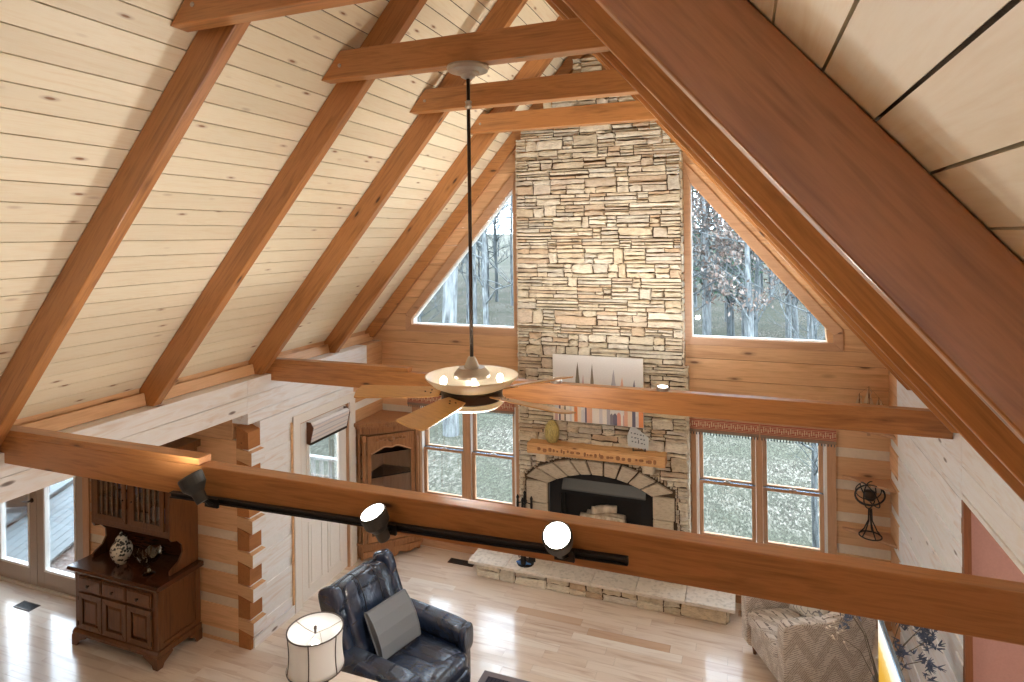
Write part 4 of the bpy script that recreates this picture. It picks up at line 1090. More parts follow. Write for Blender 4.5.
for sx in (-1, 1):
    x0, x1 = (.034, UW-.064) if sx > 0 else (-UW+.064, -.034)
    d = MB(); ring(d, [(x0, 1.21), (x1, 1.21), (x1, 1.855), (x0, 1.855)], [(x0+.05, 1.265), (x1-.05, 1.265), (x1-.05, 1.80), (x0+.05, 1.80)], uf-.018, uf-.001)
    do = d.build('glazed_door', M['cherry'], t, bevel=.003)
    MB().box(x0+.05, x1-.05, uf-.008, uf-.004, 1.265, 1.80).build('glass_pane', M['glass'], do)
    s_ = MB(); n3 = 4
    for k in range(n3):
        xx = x0+.05+(k+.8)*(x1-x0-.10)/(n3+.6); s_.tube([(xx, uf-.013, 1.264), (xx, uf-.013, 1.40), (xx, uf-.013, 1.53), (xx, uf-.013, 1.66), (xx, uf-.013, 1.801)], [.006, .008, .005, .008, .006], 8)
    s_.build('spindles', M['cherry'], do)
    MB().puff((sx*.06, uf-.026, 1.45), (.01, .01, .01), 1, 8).build('knob', M['darkmetal'], do)
# dishes behind the glass
random.seed(4)
M['china'] = plain('pale_china', srgb(206, 210, 222), .2); M['bluechina'] = plain('blue_china', srgb(88, 104, 150), .2)
dl = {0: ['blue plate standing behind the left hutch door', 'pale plate standing behind the left hutch door', 'pale cup behind the left hutch door'],
      1: ['pale plate leaning behind the right hutch door', 'blue-rimmed plate leaning behind the right hutch door', 'pale cup on the lower shelf behind the right hutch door']}
for s_ in (0, 1):
    for k in range(3):
        x = HC+(-.40+.15*k if s_ == 0 else .10+.15*k); y = YW-.012
        m = M['bluechina'] if (k+s_) % 2 == 0 else M['china']
        if k < 2:
            X = Matrix.Translation((0, 0, .078)) @ Matrix.Rotation(rad(78), 4, 'X')
            o = MB().lathe([(.03, 0), (.045, .002), (.078, .014), (.08, .018), (.045, .008)], seg=24, X=X).build('plate', m, smooth=True, loc=(x, y-.11, 1.4365 if s_ == 0 else 1.166))
            tag(o, dl[s_][k], 'plate', 'china in the hutch')
        else:
            tt = thing('cup', dl[s_][k], 'cup', (x, y-.17, 1.4365 if s_ == 0 else 1.166), 0, 'china in the hutch')
            MB().lathe([(.02, 0), (.024, .004), (.038, .05), (.04, .075), (.036, .075), (.022, .008)], seg=20).build('cup_bowl', m, tt, smooth=True)
            MB().tube([(.036, 0, .06), (.06, 0, .058), (.062, 0, .03), (.032, 0, .022)], .005, 6).build('handle', m, tt, smooth=True)
# jar and glass bowl on the counter
t = thing('ginger_jar', 'round lidded jar with dark floral pattern on the hutch counter', 'jar', (-4.475, -2.745, .791))
MB().lathe([(.042, 0), (.046, .012), (.075, .05), (.098, .11), (.10, .15), (.085, .195), (.055, .225), (.048, .245)], seg=28).build('jar_body', M['ginger'], t, smooth=True)
MB().lathe([(.05, .2455), (.052, .258), (.038, .275), (.012, .285), (.012, .293), (.018, .302), (.006, .315)], seg=24).build('lid', M['ginger'], t, smooth=True)
t = thing('glass_compote', 'cut-glass footed bowl beside the floral jar on the hutch', 'glass bowl', (-4.03, -2.80, .791))
M['cutglass'] = glass_thin('cut_glass', (.72, .72, .70, 1), 2.5)
MB().lathe([(.055, 0), (.058, .006), (.02, .02), (.014, .05), (.02, .075), (.02, .08)], seg=12).build('foot', M['cutglass'], t)
c = MB(); n = 32; vs = []; fs = []
for i, (r, z) in enumerate([(.018, .0805), (.06, .10), (.09, .14), (.125, .21), (.119, .21), (.084, .146), (.055, .108), (.012, .09)]):
    for k in range(n):
        a = 2*pi*k/n; s2 = 1+.06*cos(8*a)*(1 if 2 <= i <= 5 else .3); vs.append((r*s2*cos(a), r*s2*sin(a), z+(.018*cos(8*a) if i in (3, 4) else 0)))
for i in range(7):
    for k in range(n): fs.append((i*n+k, i*n+(k+1) % n, (i+1)*n+(k+1) % n, (i+1)*n+k))
c.add(vs, fs); c.build('bowl', M['cutglass'], t)

# ------------------------------------------------------------------ corner curio cabinet
t = thing('curio_cabinet', 'carved oak corner curio cabinet with arched glass door', 'curio cabinet', (WL+.012, -.035, 0))
CW = .60                                        # legs along both walls, then a bowed front
fr = [(0, -CW), (.10, -CW)]                     # plan: corner at (0,0)
def plan(s=1.0, bow=.05):
    A = Vector((.08*s, -CW*s)); B = Vector((CW*s, -.10*s)); nrm = Vector((.68, -.73)); out = []
    for k in range(11):
        u = k/10; p = A.lerp(B, u)+nrm*bow*sin(pi*u); out.append((p.x, p.y))
    return [(0.002, -.002), (0.002, -CW*s)]+out+[(CW*s, -.002)]
MB().prism(plan(1.0), 'z', .06, .20).build('base', M['oak'], t, bevel=.004)
MB().prism(plan(1.05), 'z', .2005, .225).build('base_moulding', M['oak'], t, bevel=.006)
ft = MB(); A = Vector((.08, -CW)); B = Vector((CW, -.10)); nrm = Vector((.68, -.73)).normalized(); tg = (B-A).normalized()
def frontX(off=0): return Matrix(((tg.x, -nrm.x, 0, A.x+nrm.x*off), (tg.y, -nrm.y, 0, A.y+nrm.y*off), (0, 0, 1, 0), (0, 0, 0, 1)))
FL = (B-A).length
sc = [(0, .13), (FL, .13)]+[(FL*(1-k/24), .07-.035*abs(sin(2.5*pi*k/24))*(1 if 3 < k < 21 else .4)-(.045 if 9 < k < 15 else 0)) for k in range(25)]
ft.prism(sc, 'y', -.05, -.02, frontX()); ft.build('carved_apron', M['oak'], t)
for (fx, fy) in ((.05, -CW+.03), (CW-.04, -.06), (.30, -.40), (.05, -.05)):
    MB().lathe([(.02, 0), (.03, .015), (.022, .03), (.028, .06)], (fx, fy, 0), 12).build('foot', M['oak'], t)
# frame posts and door
p = MB()
p.box(.0, .055, -CW, -CW+.02, .226, 1.58); p.box(CW-.02, CW, -.055, -.002, .226, 1.58)
for u0, u1 in ((0, .07), (.93, 1)):
    p.box(FL*u0, FL*u1, -.055, -.01, .226, 1.58, frontX())
p.build('corner_posts', M['oak'], t, bevel=.006)
for u in (.035, .965): MB().tube([(A.x+tg.x*FL*u+nrm.x*.058, A.y+tg.y*FL*u+nrm.y*.058, z_) for z_ in (.25, .6, 1.0, 1.3, 1.5)], [.012, .014, .012, .014, .012], 8).build('turned_column', M['oak'], t, smooth=True)
d = MB(); zt = lambda u: 1.33+.085*sin(pi*u)**1.3-.03*math.exp(-((u-.5)/.1)**2)
d.box(FL*.085, FL*.15, -.05, -.015, .235, 1.56, frontX()); d.box(FL*.85, FL*.915, -.05, -.015, .235, 1.56, frontX()); d.box(FL*.15, FL*.85, -.05, -.015, .235, .31, frontX())
top = [(FL*.85, 1.56), (FL*.15, 1.56)]+[(FL*(.15+.7*k/20), zt(k/20)-.03*(abs(k/20-.5) > .4)) for k in range(21)]
for k in range(20):
    u0, u1 = .15+.7*k/20, .15+.7*(k+1)/20
    d.prism([(FL*u0, zt(k/20)), (FL*u1, zt((k+1)/20)), (FL*u1, 1.56), (FL*u0, 1.56)], 'y', -.05, -.015, frontX())
do = d.build('door', M['oak'], t)
X = frontX(); e = MB(); e.tube([tuple(X @ Vector((FL*(.15+.7*k/24), -.054, zt(k/24)+.012))) for k in range(25)], .009, 8); e.build('door_arch_bead', M['oakl'] if 'oakl' in M else M['trimX'], do, smooth=True)
e = MB(); e.puff(tuple(X @ Vector((FL*.5, -.055, 1.50))), (.045, .03, .035), .9, 12)
for s2 in (-1, 1):
    for q in range(3): e.puff(tuple(X @ Vector((FL*(.5+s2*(.10+.07*q)), -.053, 1.50+.012*(q % 2)))), (.03, .02, .018), .9, 10)
e.build('carved_crest', M['oak'], do, smooth=True)
MB().box(FL*.15, FL*.85, -.034, -.030, .31, 1.50, frontX()).build('glass_pane', M['glass'], do)
MB().prism([(0.002, -.002), (.002, -CW+.0), (.02, -CW), (.02, -.02), (CW, -.02), (CW, -.002)], 'z', .226, 1.58).build('back_panels', M['trimZ'], t)
for z_ in (.62, 1.0, 1.3): MB().prism([(.021, -.021), (.021, -CW+.06), (.10, -CW+.08), (CW-.08, -.11), (CW-.06, -.021)], 'z', z_, z_+.012).build('shelf', M['clear'], t)
MB().prism(plan(1.0), 'z', 1.581, 1.66).build('frieze', M['oak'], t, bevel=.004)
cc = MB(); cc.prism(plan(1.05, .06), 'z', 1.661, 1.69); cc.prism(plan(1.10, .07), 'z', 1.691, 1.735); cc.build('cornice', M['oak'], t, bevel=.008)

# ------------------------------------------------------------------ recliner
t = thing('recliner', 'navy leather recliner with arms facing across the room', 'armchair', (-1.36, -2.56, 0), rad(-8))
L_ = M['leather']
def lean(base, a):
    R = Matrix.Rotation(-a, 4, 'Y')
    B = Vector(base); return lambda p: B+R @ (p-B)
# base and seat
MB().puff((.02, 0, .19), (.40, .42, .15), .18, 32, e2=.18).build('base', L_, t, smooth=True)
s_ = MB(); s_.puff((.13, .135, .40), (.36, .155, .10), .32, 36, e2=.5); s_.puff((.13, -.135, .40), (.36, .155, .10), .32, 36, e2=.5); s_.puff((.40, 0, .385), (.13, .29, .105), .4, 36, e2=.6)
s_.build('seat', L_, t, smooth=True)
f = MB(); f.puff((.475, 0, .21), (.055, .29, .17), .3, 32, e2=.4); f.puff((.48, 0, .31), (.06, .285, .06), .4, 28, e2=.6); f.build('footrest', L_, t, smooth=True)
for sy in (-1, 1):
    a = MB(); y = sy*.375
    a.puff((-.0, y, .29), (.43, .075, .26), .2, 32, e2=.25)
    def armf(p): 
        u = (p.x+.43)/.86
        return Vector((p.x, p.y+sy*.008*sin(u*pi), p.z-.035*max(0, u-.15)))
    a.puff((.01, y, .565), (.435, .098, .085), .3, 36, armf, e2=.55)
    a.puff((.415, y, .50), (.035, .095, .12), .5, 24, e2=.6)
    a.build('armrest', L_, t, smooth=True)
    sm = MB(); sm.tube([(-.02, y-.09, .60), (-.02, y-.05, .642), (-.02, y, .651), (-.02, y+.05, .642), (-.02, y+.09, .60)], .004, 6); sm.tube([(.20, y-.09, .59), (.20, y-.05, .632), (.20, y, .641), (.20, y+.05, .632), (.20, y+.09, .59)], .004, 6)
    sm.build('seam', L_, a and t, smooth=True)
ln = lean((-.18, 0, .42), rad(22))
bk = MB()
def bfn(p):
    q = p.copy(); front = max(0, min(1, (q.x+.26)/.10))
    d = sum(math.exp(-((q.y-c_)/.02)**2) for c_ in (-.112, .112))*.022+math.exp(-((q.z-.62)/.03)**2)*.016
    wr = .010*noise.noise(Vector((q.y*5, q.z*14, 3)))
    q.x += front*(wr-d)
    return ln(q)
bk.puff((-.225, 0, .76), (.105, .305, .345), .34, 96, bfn, e2=.42)
bk.puff((-.245, 0, 1.0), (.12, .29, .115), .4, 96, bfn, e2=.6)
bk.build('backrest', L_, t, smooth=True)
for sy in (-1, 1):
    wg = MB(); wg.puff((-.25, sy*.345, .78), (.10, .055, .37), .4, 28, ln, e2=.35); wg.puff((-.23, sy*.335, 1.03), (.10, .06, .11), .5, 24, ln, e2=.6)
    wg.build('back_wing', L_, t, smooth=True)
b = MB(); b.puff((-.33, 0, .70), (.06, .36, .42), .25, 32, ln, e2=.3); b.build('back_shell', L_, t, smooth=True)
st = MB()
for yy in (-.105, .105): st.tube([tuple(ln(Vector((x_, yy, z_)))) for x_, z_ in ((-.128, .45), (-.124, .6), (-.134, .75), (-.128, .85), (-.118, .95), (-.135, 1.08), (-.18, 1.13), (-.25, 1.14))], .004, 6)
st.tube([tuple(ln(Vector((-.13, yy, .80)))) for yy in (-.30, -.15, 0, .15, .30)], .004, 6)
st.build('stitching', M['black'], t, smooth=True)
c = MB(); X = Matrix.Translation((0, 0, .20)) @ Matrix.Rotation(rad(60), 4, 'Y')
pr = [(-.20, -.02), (-.19, .012), (-.10, .04), (0, .05), (.10, .04), (.19, .012), (.20, -.02), (.19, -.03), (-.19, -.03)]
c.prism(pr, 'y', -.215, .215, X)
pc = thing('lumbar_cushion', 'grey curved lumbar cushion leaning on the navy recliner seat', 'cushion', (-1.43, -2.565, .50), rad(-16))
for sy in (-.216, .216): c.tube([tuple(X @ Vector((px, sy, pz))) for px, pz in pr+[pr[0]]], .006, 6)
c.build('cushion_cover', M['greyfab'], pc, bevel=.008)

# ------------------------------------------------------------------ end table and lamp
TX, TY = -1.40, -3.46; TZ = .64
t = thing('end_table', 'pale wooden end table under the lamp beside the recliner', 'table', (TX, TY, 0))
MB().box(-.35, .42, -.33, .33, TZ-.03, TZ).build('table_top', M['tabletop'], t, bevel=.006)
MB().box(-.31, .38, -.29, .29, TZ-.13, TZ-.0305).build('apron', M['tabletop'], t, bevel=.003)
for x in (-.29, .36):
    for y in (-.27, .27): MB().prism([(x-.025, y-.025), (x+.025, y-.025), (x+.025, y+.025), (x-.025, y+.025)], 'z', 0, TZ-.131).build('leg', M['tabletop'], t, bevel=.003)
LX, LY = -1.545, -3.455
t = thing('table_lamp', 'table lamp with white drum shade trimmed in dark ribbon and glass base', 'lamp', (LX, LY, TZ+.001))
MB().lathe([(.075, 0), (.08, .012), (.05, .02), (.035, .03), (.055, .05), (.085, .09), (.09, .13), (.065, .175), (.03, .20), (.022, .215)], seg=24).build('glass_base', M['clear'], t, smooth=True)
MB().lathe([(.02, .2155), (.024, .225), (.014, .24), (.014, .30), (.018, .305), (.018, .335)], seg=16).build('lamp_socket', M['nickel'], t)
SZ0, SZ1 = .255, .53
def shr(u): return .203-.012*sin(pi*u)-.004*u
sh = MB(); pr = [(shr(k/8), SZ0+(SZ1-SZ0)*k/8) for k in range(9)]
sh.lathe(pr+[(r-.003, z) for r, z in reversed(pr)], seg=40, closed=True); so = sh.build('lamp_shade', M['shade'], t, smooth=True)
M['ribbon'] = plain('dark_ribbon', srgb(92, 84, 80), .8)
rb = MB()
for u in (0, 1):
    R_ = shr(u); z = SZ0+(SZ1-SZ0)*u
    rb.tube([(R_*cos(2*pi*k/40), R_*sin(2*pi*k/40), z) for k in range(41)], .0055, 6)
for k in range(6):
    a = 2*pi*k/6+rad(-66); rb.tube([((shr(u)+.001)*cos(a), (shr(u)+.001)*sin(a), SZ0+(SZ1-SZ0)*u) for u in (0, .25, .5, .75, 1)], .0045, 6)
rb.build('ribbon_trim', M['ribbon'], so, smooth=True)
hp = MB()
for k in range(3):
    a = 2*pi*k/3+.9; hp.tube([(0, 0, SZ1-.035), (.1*cos(a), .1*sin(a), SZ1-.028), (.197*cos(a), .197*sin(a), SZ1-.004)], .003, 6)
hp.tube([(.0, .06, .31), (0, .075, .38), (0, .05, SZ1-.05), (0, 0, SZ1-.037), (0, -.05, SZ1-.05), (0, -.075, .38), (0, -.06, .31)], .0025, 6); hp.tube([(0, .06, .31), (0, 0, .302), (0, -.06, .31)], .0025, 6)
hp.build('harp_and_spider', M['nickel'], t)
MB().lathe([(.008, SZ1-.034), (.009, SZ1-.01), (.012, SZ1), (.011, SZ1+.015), (.004, SZ1+.02)], seg=12).build('finial', M['darkmetal'], t)
MB().puff((0, 0, .40), (.032, .032, .048), 1, 16).build('bulb', M['softbulb'], t, smooth=True)

# ------------------------------------------------------------------ patterned armchair
AN = atan2(-.44, -.9)                          # facing
t = thing('patterned_armchair', 'taupe chevron-patterned upholstered armchair by the right wall', 'armchair', (1.905, -.965, 0), AN)
Fm = M['chevron']
MB().puff((-.02, 0, .23), (.38, .36, .15), .15, 32, e2=.15).build('base', Fm, t, smooth=True)
MB().puff((.075, 0, .385), (.34, .275, .075), .2, 36, e2=.35).build('seat_cushion', Fm, t, smooth=True)
for sy in (-1, 1):
    a = MB(); y = sy*.335
    def af(p, sy=sy): 
        u = max(0, min(1, (.40-p.x)/.80)); rise = .20*max(0, (u-.62)/.38)**1.6
        return Vector((p.x, p.y, p.z+rise*(1 if p.z > .35 else 0)))
    a.puff((.0, y, .385), (.40, .06, .315), .14, 40, af, e2=.2); a.build('armrest', Fm, t, smooth=True)
bl = lean((-.33, 0, .45), rad(10))
b = MB(); b.puff((-.36, 0, .54), (.075, .375, .34), .2, 36, bl, e2=.3); b.build('backrest', Fm, t, smooth=True)
MB().puff((-.235, 0, .68), (.085, .27, .20), .3, 32, bl, e2=.45).build('back_cushion', Fm, t, smooth=True)
for x in (-.32, .31):
    for y in (-.3, .3): MB().lathe([(.018, 0), (.026, .085)], (x, y, 0), 10).build('leg', M['cherry'], t)
p = thing('throw_pillow', 'cream pillow with grey floral print on the patterned armchair', 'pillow', (2.005, -.865, .46), AN+rad(20))
def pf(q): return Vector((q.x, q.y, q.z))
m = MB(); n = 14; vs = []; fs = []
for sgn in (1, -1):
    for i in range(n+1):
        for k in range(n+1):
            u, v = -1+2*i/n, -1+2*k/n; th = .075*((1-u**4)*(1-v**4))**.5
            vs.append((sgn*th, .21*u*(1-.06*(1-v*v)), .21*v*(1-.06*(1-u*u))))
N1 = (n+1)**2
for s2 in (0, 1):
    for i in range(n):
        for k in range(n): fs.append(tuple(s2*N1+q for q in (i*(n+1)+k, (i+1)*(n+1)+k, (i+1)*(n+1)+k+1, i*(n+1)+k+1)))
m.add(vs, fs, Matrix.Translation((0, 0, .20)) @ Matrix.Rotation(rad(-22), 4, 'Y')); m.build('pillow_cover', M['floral'], p, smooth=True)

# ------------------------------------------------------------------ television and stand, dried flowers
t = thing('media_console', 'low dark wooden console under the television', 'console', (2.42, -2.82, 0))
MB().box(-.22, .22, -.72, .72, .06, .56).build('case', M['cherry'], t, bevel=.004)
MB().box(-.24, .24, -.74, .74, .561, .59).build('console_top', M['cherrytop'], t, bevel=.004)
for y in (-.47, 0, .47): MB().box(-.236, -.221, y-.225, y+.225, .09, .53).build('door', M['cherry'], t, bevel=.004)
for x in (-.19, .19):
    for y in (-.68, .68): MB().box(x-.02, x+.02, y-.02, y+.02, 0, .0595).build('foot', M['cherry'], t)
t = thing('television', 'flat television showing a golden field under a white sky', 'television', (2.30, -2.82, .59))
MB().box(-.0, .03, -.62, .62, .03, .715).build('tv_body', M['tvframe'], t, bevel=.004)
o = MB().box(-.0025, -.0005, -.61, .61, .045, .705).build('screen', M['tv'], t)
MB().box(-.08, .10, -.22, .22, .001, .012).build('stand_foot', M['black'], t, bevel=.003); 
MB().box(.03, .045, -.06, .06, .012, .20).build('stand_neck', M['black'], t)
t = thing('dried_flowers', 'tall vase of dried blue thistles and white sprigs behind the television', 'flower arrangement', (2.38, -1.93, 0))
MB().lathe([(.08, 0), (.09, .02), (.12, .2), (.125, .4), (.10, .55), (.07, .64), (.085, .68), (.075, .68), (.06, .64)], seg=24).build('vase', M['vase'], t, smooth=True)
random.seed(21)
for k in range(13):
    a = 2*pi*k/13+random.uniform(-.2, .2); R_ = random.uniform(.18, .46); h = random.uniform(.98, 1.34)
    if cos(a) > .1: R_ = min(R_, .27/max(.2, cos(a)))
    tip = Vector((R_*cos(a), R_*sin(a), h)); base = Vector((.03*cos(a), .03*sin(a), .62))
    mid = base.lerp(tip, .55)+Vector((-.04*cos(a), -.04*sin(a), .05))
    s_ = MB(); blue = k % 5 < 3
    s_.tube([base, mid, tip], [.0035, .003, .002], 5); s_.cur = 1
    for q in range(16 if blue else 9):
        d = Vector((random.gauss(0, 1), random.gauss(0, 1), random.gauss(.2, .9))).normalized()
        c0 = tip+Vector((random.gauss(0, .03), random.gauss(0, .03), random.gauss(-.02, .05)))
        if blue:
            for z_ in range(5):
                dd = (d+Vector((random.gauss(0, .5), random.gauss(0, .5), random.gauss(0, .5)))).normalized()
                s_.tube([c0, c0+dd*random.uniform(.025, .055)], [.006, .0015], 4)
        else:
            s_.tube([c0-d*.07, c0], .0015, 4); s_.puff(tuple(c0), (.009, .009, .009), 1, 8)
    s_.build('thistle_stem' if blue else 'white_sprig', [M['stem'], M['thistle'] if blue else M['sprig']], t)

# ------------------------------------------------------------------ corner shelves, wire globe lantern, model ship
for z_, lb in ((2.045, 'top triangular corner shelf, under the model ship'), (1.52, 'middle triangular corner shelf right of the right window'), (.985, 'lowest triangular corner shelf, under the wire globe')):
    t = thing('corner_shelf', lb, 'shelf', (WR-.002, -.002, z_), 0, 'corner shelves by the right window')
    MB().prism([(0, 0), (-.435, 0), (-.43, -.012), (-.02, -.285), (0, -.30)], 'z', -.025, 0).build('shelf_board', M['trimX'], t, bevel=.003)
    MB().box(-.20, -.17, -.02, -.001, -.09, -.0255).build('bracket', M['trimX'], t)
t = thing('wire_globe', 'black iron wire globe lantern standing on the lowest corner shelf', 'lantern', (2.595, -.15, .986))
g = MB(); R_ = .13; zc = .415
g.tube([(.10*cos(2*pi*k/24), .10*sin(2*pi*k/24), .007) for k in range(25)], .007, 6)
for k in range(5):
    a = 2*pi*k/5; g.tube([(.10*cos(a), .10*sin(a), .008), (.06*cos(a), .06*sin(a), .06), (.018*cos(a), .018*sin(a), .16), (.014*cos(a), .014*sin(a), .28)], .006, 6)
g.build('stand', M['iron'], t)
g = MB(); TR = Matrix.Translation((0, 0, zc)) @ Matrix.Rotation(rad(24), 4, 'X') @ Matrix.Rotation(rad(-16), 4, 'Y')
for k in range(3): g.tube([(R_*cos(q)*cos(pi*k/3), R_*cos(q)*sin(pi*k/3), R_*sin(q)) for q in [2*pi*i/28 for i in range(29)]], .006, 6, TR)
g.tube([(R_*1.03*cos(q), R_*1.03*sin(q), 0) for q in [2*pi*i/28 for i in range(29)]], .008, 6, TR)
for zz in (.06,): g.tube([(sqrt(R_*R_-zz*zz)*cos(q), sqrt(R_*R_-zz*zz)*sin(q), zz) for q in [2*pi*i/28 for i in range(29)]], .005, 6, TR)
g.build('globe_wires', M['iron'], t)
MB().lathe([(.02, 0), (.05, .02), (.06, .06), (.045, .10), (.03, .105)], (0, 0, zc-.06), 16).build('metal_cup', M['darkmetal'], t, smooth=True)
t = thing('model_ship', 'small model sailing ship with tan sails on the top corner shelf', 'model ship', (2.60, -.14, 2.046), rad(-14))
h = MB(); vs = []; fs = []; n = 12
for i in range(n+1):
    u = -1+2*i/n; x = .15*u; wd = .04*(1-abs(u)**2.6)+.002; sh_ = .018*u*u
    vs += [(x, 0, .02+.01*abs(u)), (x, wd*.8, .045+sh_), (x, wd, .085+sh_), (x, -wd, .085+sh_), (x, -wd*.8, .045+sh_)]
for i in range(n):
    for k in range(5): fs.append((i*5+k, i*5+(k+1) % 5, (i+1)*5+(k+1) % 5, (i+1)*5+k))
fs += [(0, 1, 2, 3, 4), tuple(n*5+k for k in (4, 3, 2, 1, 0))]
h.add(vs, fs); h.build('hull', M['hull'], t)
s_ = MB(); s_.box(-.06, -.04, -.03, .03, 0, .04); s_.box(.04, .06, -.03, .03, 0, .04); s_.build('cradle', M['hull'], t)
ma = MB(); sa = MB(); MH = ((-.085, .36), (0, .44), (.085, .34))
for x, hh in MH:
    ma.tube([(x, 0, .08), (x, 0, hh)], [.004, .002], 6)
    for q, (f0, f1, w0, w1) in enumerate(((.32, .56, .055, .045), (.58, .76, .043, .033), (.78, .93, .03, .02))):
        za, zb = hh*f0+.03*(1-f0), hh*f1; ma.tube([(x, -w1-.012, zb), (x, w1+.012, zb)], .002, 5)
        ns = 6
        for k in range(ns):
            f2, f3 = k/ns, (k+1)/ns; P = lambda f_: (x+.008+.014*sin(pi*f_), w0+(w1-w0)*f_, za+(zb-za)*f_)
            a_, b_ = P(f2), P(f3)
            sa.add([(a_[0], -a_[1], a_[2]), (a_[0], a_[1], a_[2]), (b_[0], b_[1], b_[2]), (b_[0], -b_[1], b_[2]), (a_[0]+.002, -a_[1], a_[2]), (a_[0]+.002, a_[1], a_[2]), (b_[0]+.002, b_[1], b_[2]), (b_[0]+.002, -b_[1], b_[2])], [(0,1,2,3),(7,6,5,4),(0,4,5,1),(1,5,6,2),(2,6,7,3),(3,7,4,0)])
ma.tube([(.14, 0, .10), (.20, 0, .14)], .003, 6)
for x, hh in MH:
    sa.prism([(x-.006, hh*.95), (x-.006, hh*.62), (x-.05, hh*.60)], 'y', -.001, .001); sa.prism([(x-.006, hh*.60), (x-.006, .13), (x-.066, .135), (x-.05, hh*.56)], 'y', -.001, .001)
    sa.prism([(x+.006, hh*.9), (x+.05, hh*.5), (x+.006, hh*.45)], 'y', -.001, .001)
sa.prism([(.10, .30), (.19, .14), (.115, .13)], 'y', -.001, .001); sa.prism([(-.095, .30), (-.095, .13), (-.17, .12), (-.15, .2)], 'y', -.001, .001)
ma.build('masts_and_yards', M['hull'], t); sa.build('sails', M['sail'], t)
rg = MB()
for x, hh in MH:
    for sx in (-1, 1): rg.tube([(x+sx*.03, .035, .095), (x, 0, hh*.9)], .0008, 4); rg.tube([(x+sx*.03, -.035, .095), (x, 0, hh*.9)], .0008, 4)
rg.tube([(.20, 0, .14), (.085, 0, .34), (0, 0, .44), (-.085, 0, .36), (-.15, 0, .10)], .0008, 4); rg.build('rigging', M['hull'], t)

# floor vents and rug
def vent(x, y, w_, d_, lb):
    t = thing('floor_vent', lb, 'floor vent', (x, y, .0005), 0, 'floor vents')
    m = MB(); m.box(-w_/2, w_/2, -d_/2, -d_/2+.012, 0, .006); m.box(-w_/2, w_/2, d_/2-.012, d_/2, 0, .006); m.box(-w_/2, -w_/2+.012, -d_/2, d_/2, 0, .006); m.box(w_/2-.012, w_/2, -d_/2, d_/2, 0, .006)
    m.build('frame', M['darkmetal'], t)
    s_ = MB(); k = -w_/2+.02
    while k < w_/2-.015: s_.box(k, k+.006, -d_/2+.012, d_/2-.012, 0, .004); k += .014
    s_.build('slats', M['black'], t); MB().box(-w_/2+.012, w_/2-.012, -d_/2+.012, d_/2-.012, .0, .001).build('duct_shadow', M['dark'], t)
vent(-1.88, -.25, .34, .11, 'dark floor vent below the left window beside the hearth')
vent(-6.06, -2.67, .27, .12, 'dark floor vent in front of the french doors')
vent(2.10-.6, -.22, .26, .10, 'dark floor vent between the hearth and the patterned armchair')
t = thing('area_rug', 'dark blue patterned rug whose corner shows at the bottom edge', 'rug', (.0, -2.76, .001))
MB().prism([(-.80, -.78), (.80, -.78), (.80, .80), (-.80, .80)], 'z', 0, .008).build('rug_field', M['rug'], t)
rb = MB(); ring(rb, [(-.86, -.84), (.86, -.84), (.86, .86), (-.86, .86)], [(-.80, -.78), (.80, -.78), (.80, .80), (-.80, .80)], 0, .009); o = rb.build('rug_border', plain('rug_border', srgb(120, 112, 116), .95), t)
o.data.transform(Matrix.Rotation(-pi/2, 4, 'X') @ Matrix.Scale(1, 4)); o.data.transform(Matrix.Translation((0, 0, .0)))
for v in o.data.vertices: v.co = Vector((v.co.x, -v.co.y, abs(v.co.z)))

# ------------------------------------------------------------------ outdoors
GZ = -.55
def gz(x, y):
    h = GZ+max(0, y-14)*.035+max(0, y-30)**1.25*.012+.25*noise.noise(Vector((x*.12, y*.12, 0)))*min(1, max(0, (y-3)/6))
    return h
g = MB(); nx, ny = 60, 60; X0, X1, Y0, Y1 = -75, 55, .15, 95
yy_ = [Y0+(Y1-Y0)*(k/ny)**1.8 for k in range(ny+1)]
vs = [(X0+(X1-X0)*i/nx, y, gz(X0+(X1-X0)*i/nx, y)) for y in yy_ for i in range(nx+1)]
g.add(vs, [(k*(nx+1)+i, k*(nx+1)+i+1, (k+1)*(nx+1)+i+1, (k+1)*(nx+1)+i) for k in range(ny) for i in range(nx)])
struct(g.build('ground', M['ground'], smooth=True), 'leaf-strewn winter lawn rising into the wood', 'ground')
struct(box(-75, -9.0, -9, .15, GZ-.1, GZ).build('ground_side', M['ground']))
# gravel, deck, patio on the left side
A_, D_ = Vector((-7.02, -1.84)), Vector((-.454, .891)); Nn = Vector((-.891, -.454))
struct(box(-8.95, -5.41, YW+.19, .10, -.5, -.19).build('gravel_bed', M['gravel']), 'bed of river gravel outside the french doors', 'gravel')
dk = thing('deck', 'grey board deck outside the french doors', 'deck', (0, 0, 0), 0); dk['kind'] = 'structure'
bmx = MB(); XD = Matrix(((D_.x, Nn.x, 0, A_.x), (D_.y, Nn.y, 0, A_.y), (0, 0, 1, 0), (0, 0, 0, 1)))
for k in range(9): bmx.box(-.55, 3.2, k*.135, k*.135+.128, -.13, -.10, XD)
o = bmx.build('deck_boards', M['deckwood'], dk); o.data.update()
bmx = MB(); bmx.box(-.55, 3.2, 1.22, 1.5, -.07, -.03, XD); bmx.build('deck_step', M['deckwood'], dk)
bmx = MB(); bmx.box(-2.4, 6, 1.505, 7, -.3, -.06, XD); struct(bmx.build('patio', M['concrete']), 'pale concrete patio beyond the deck', 'patio')
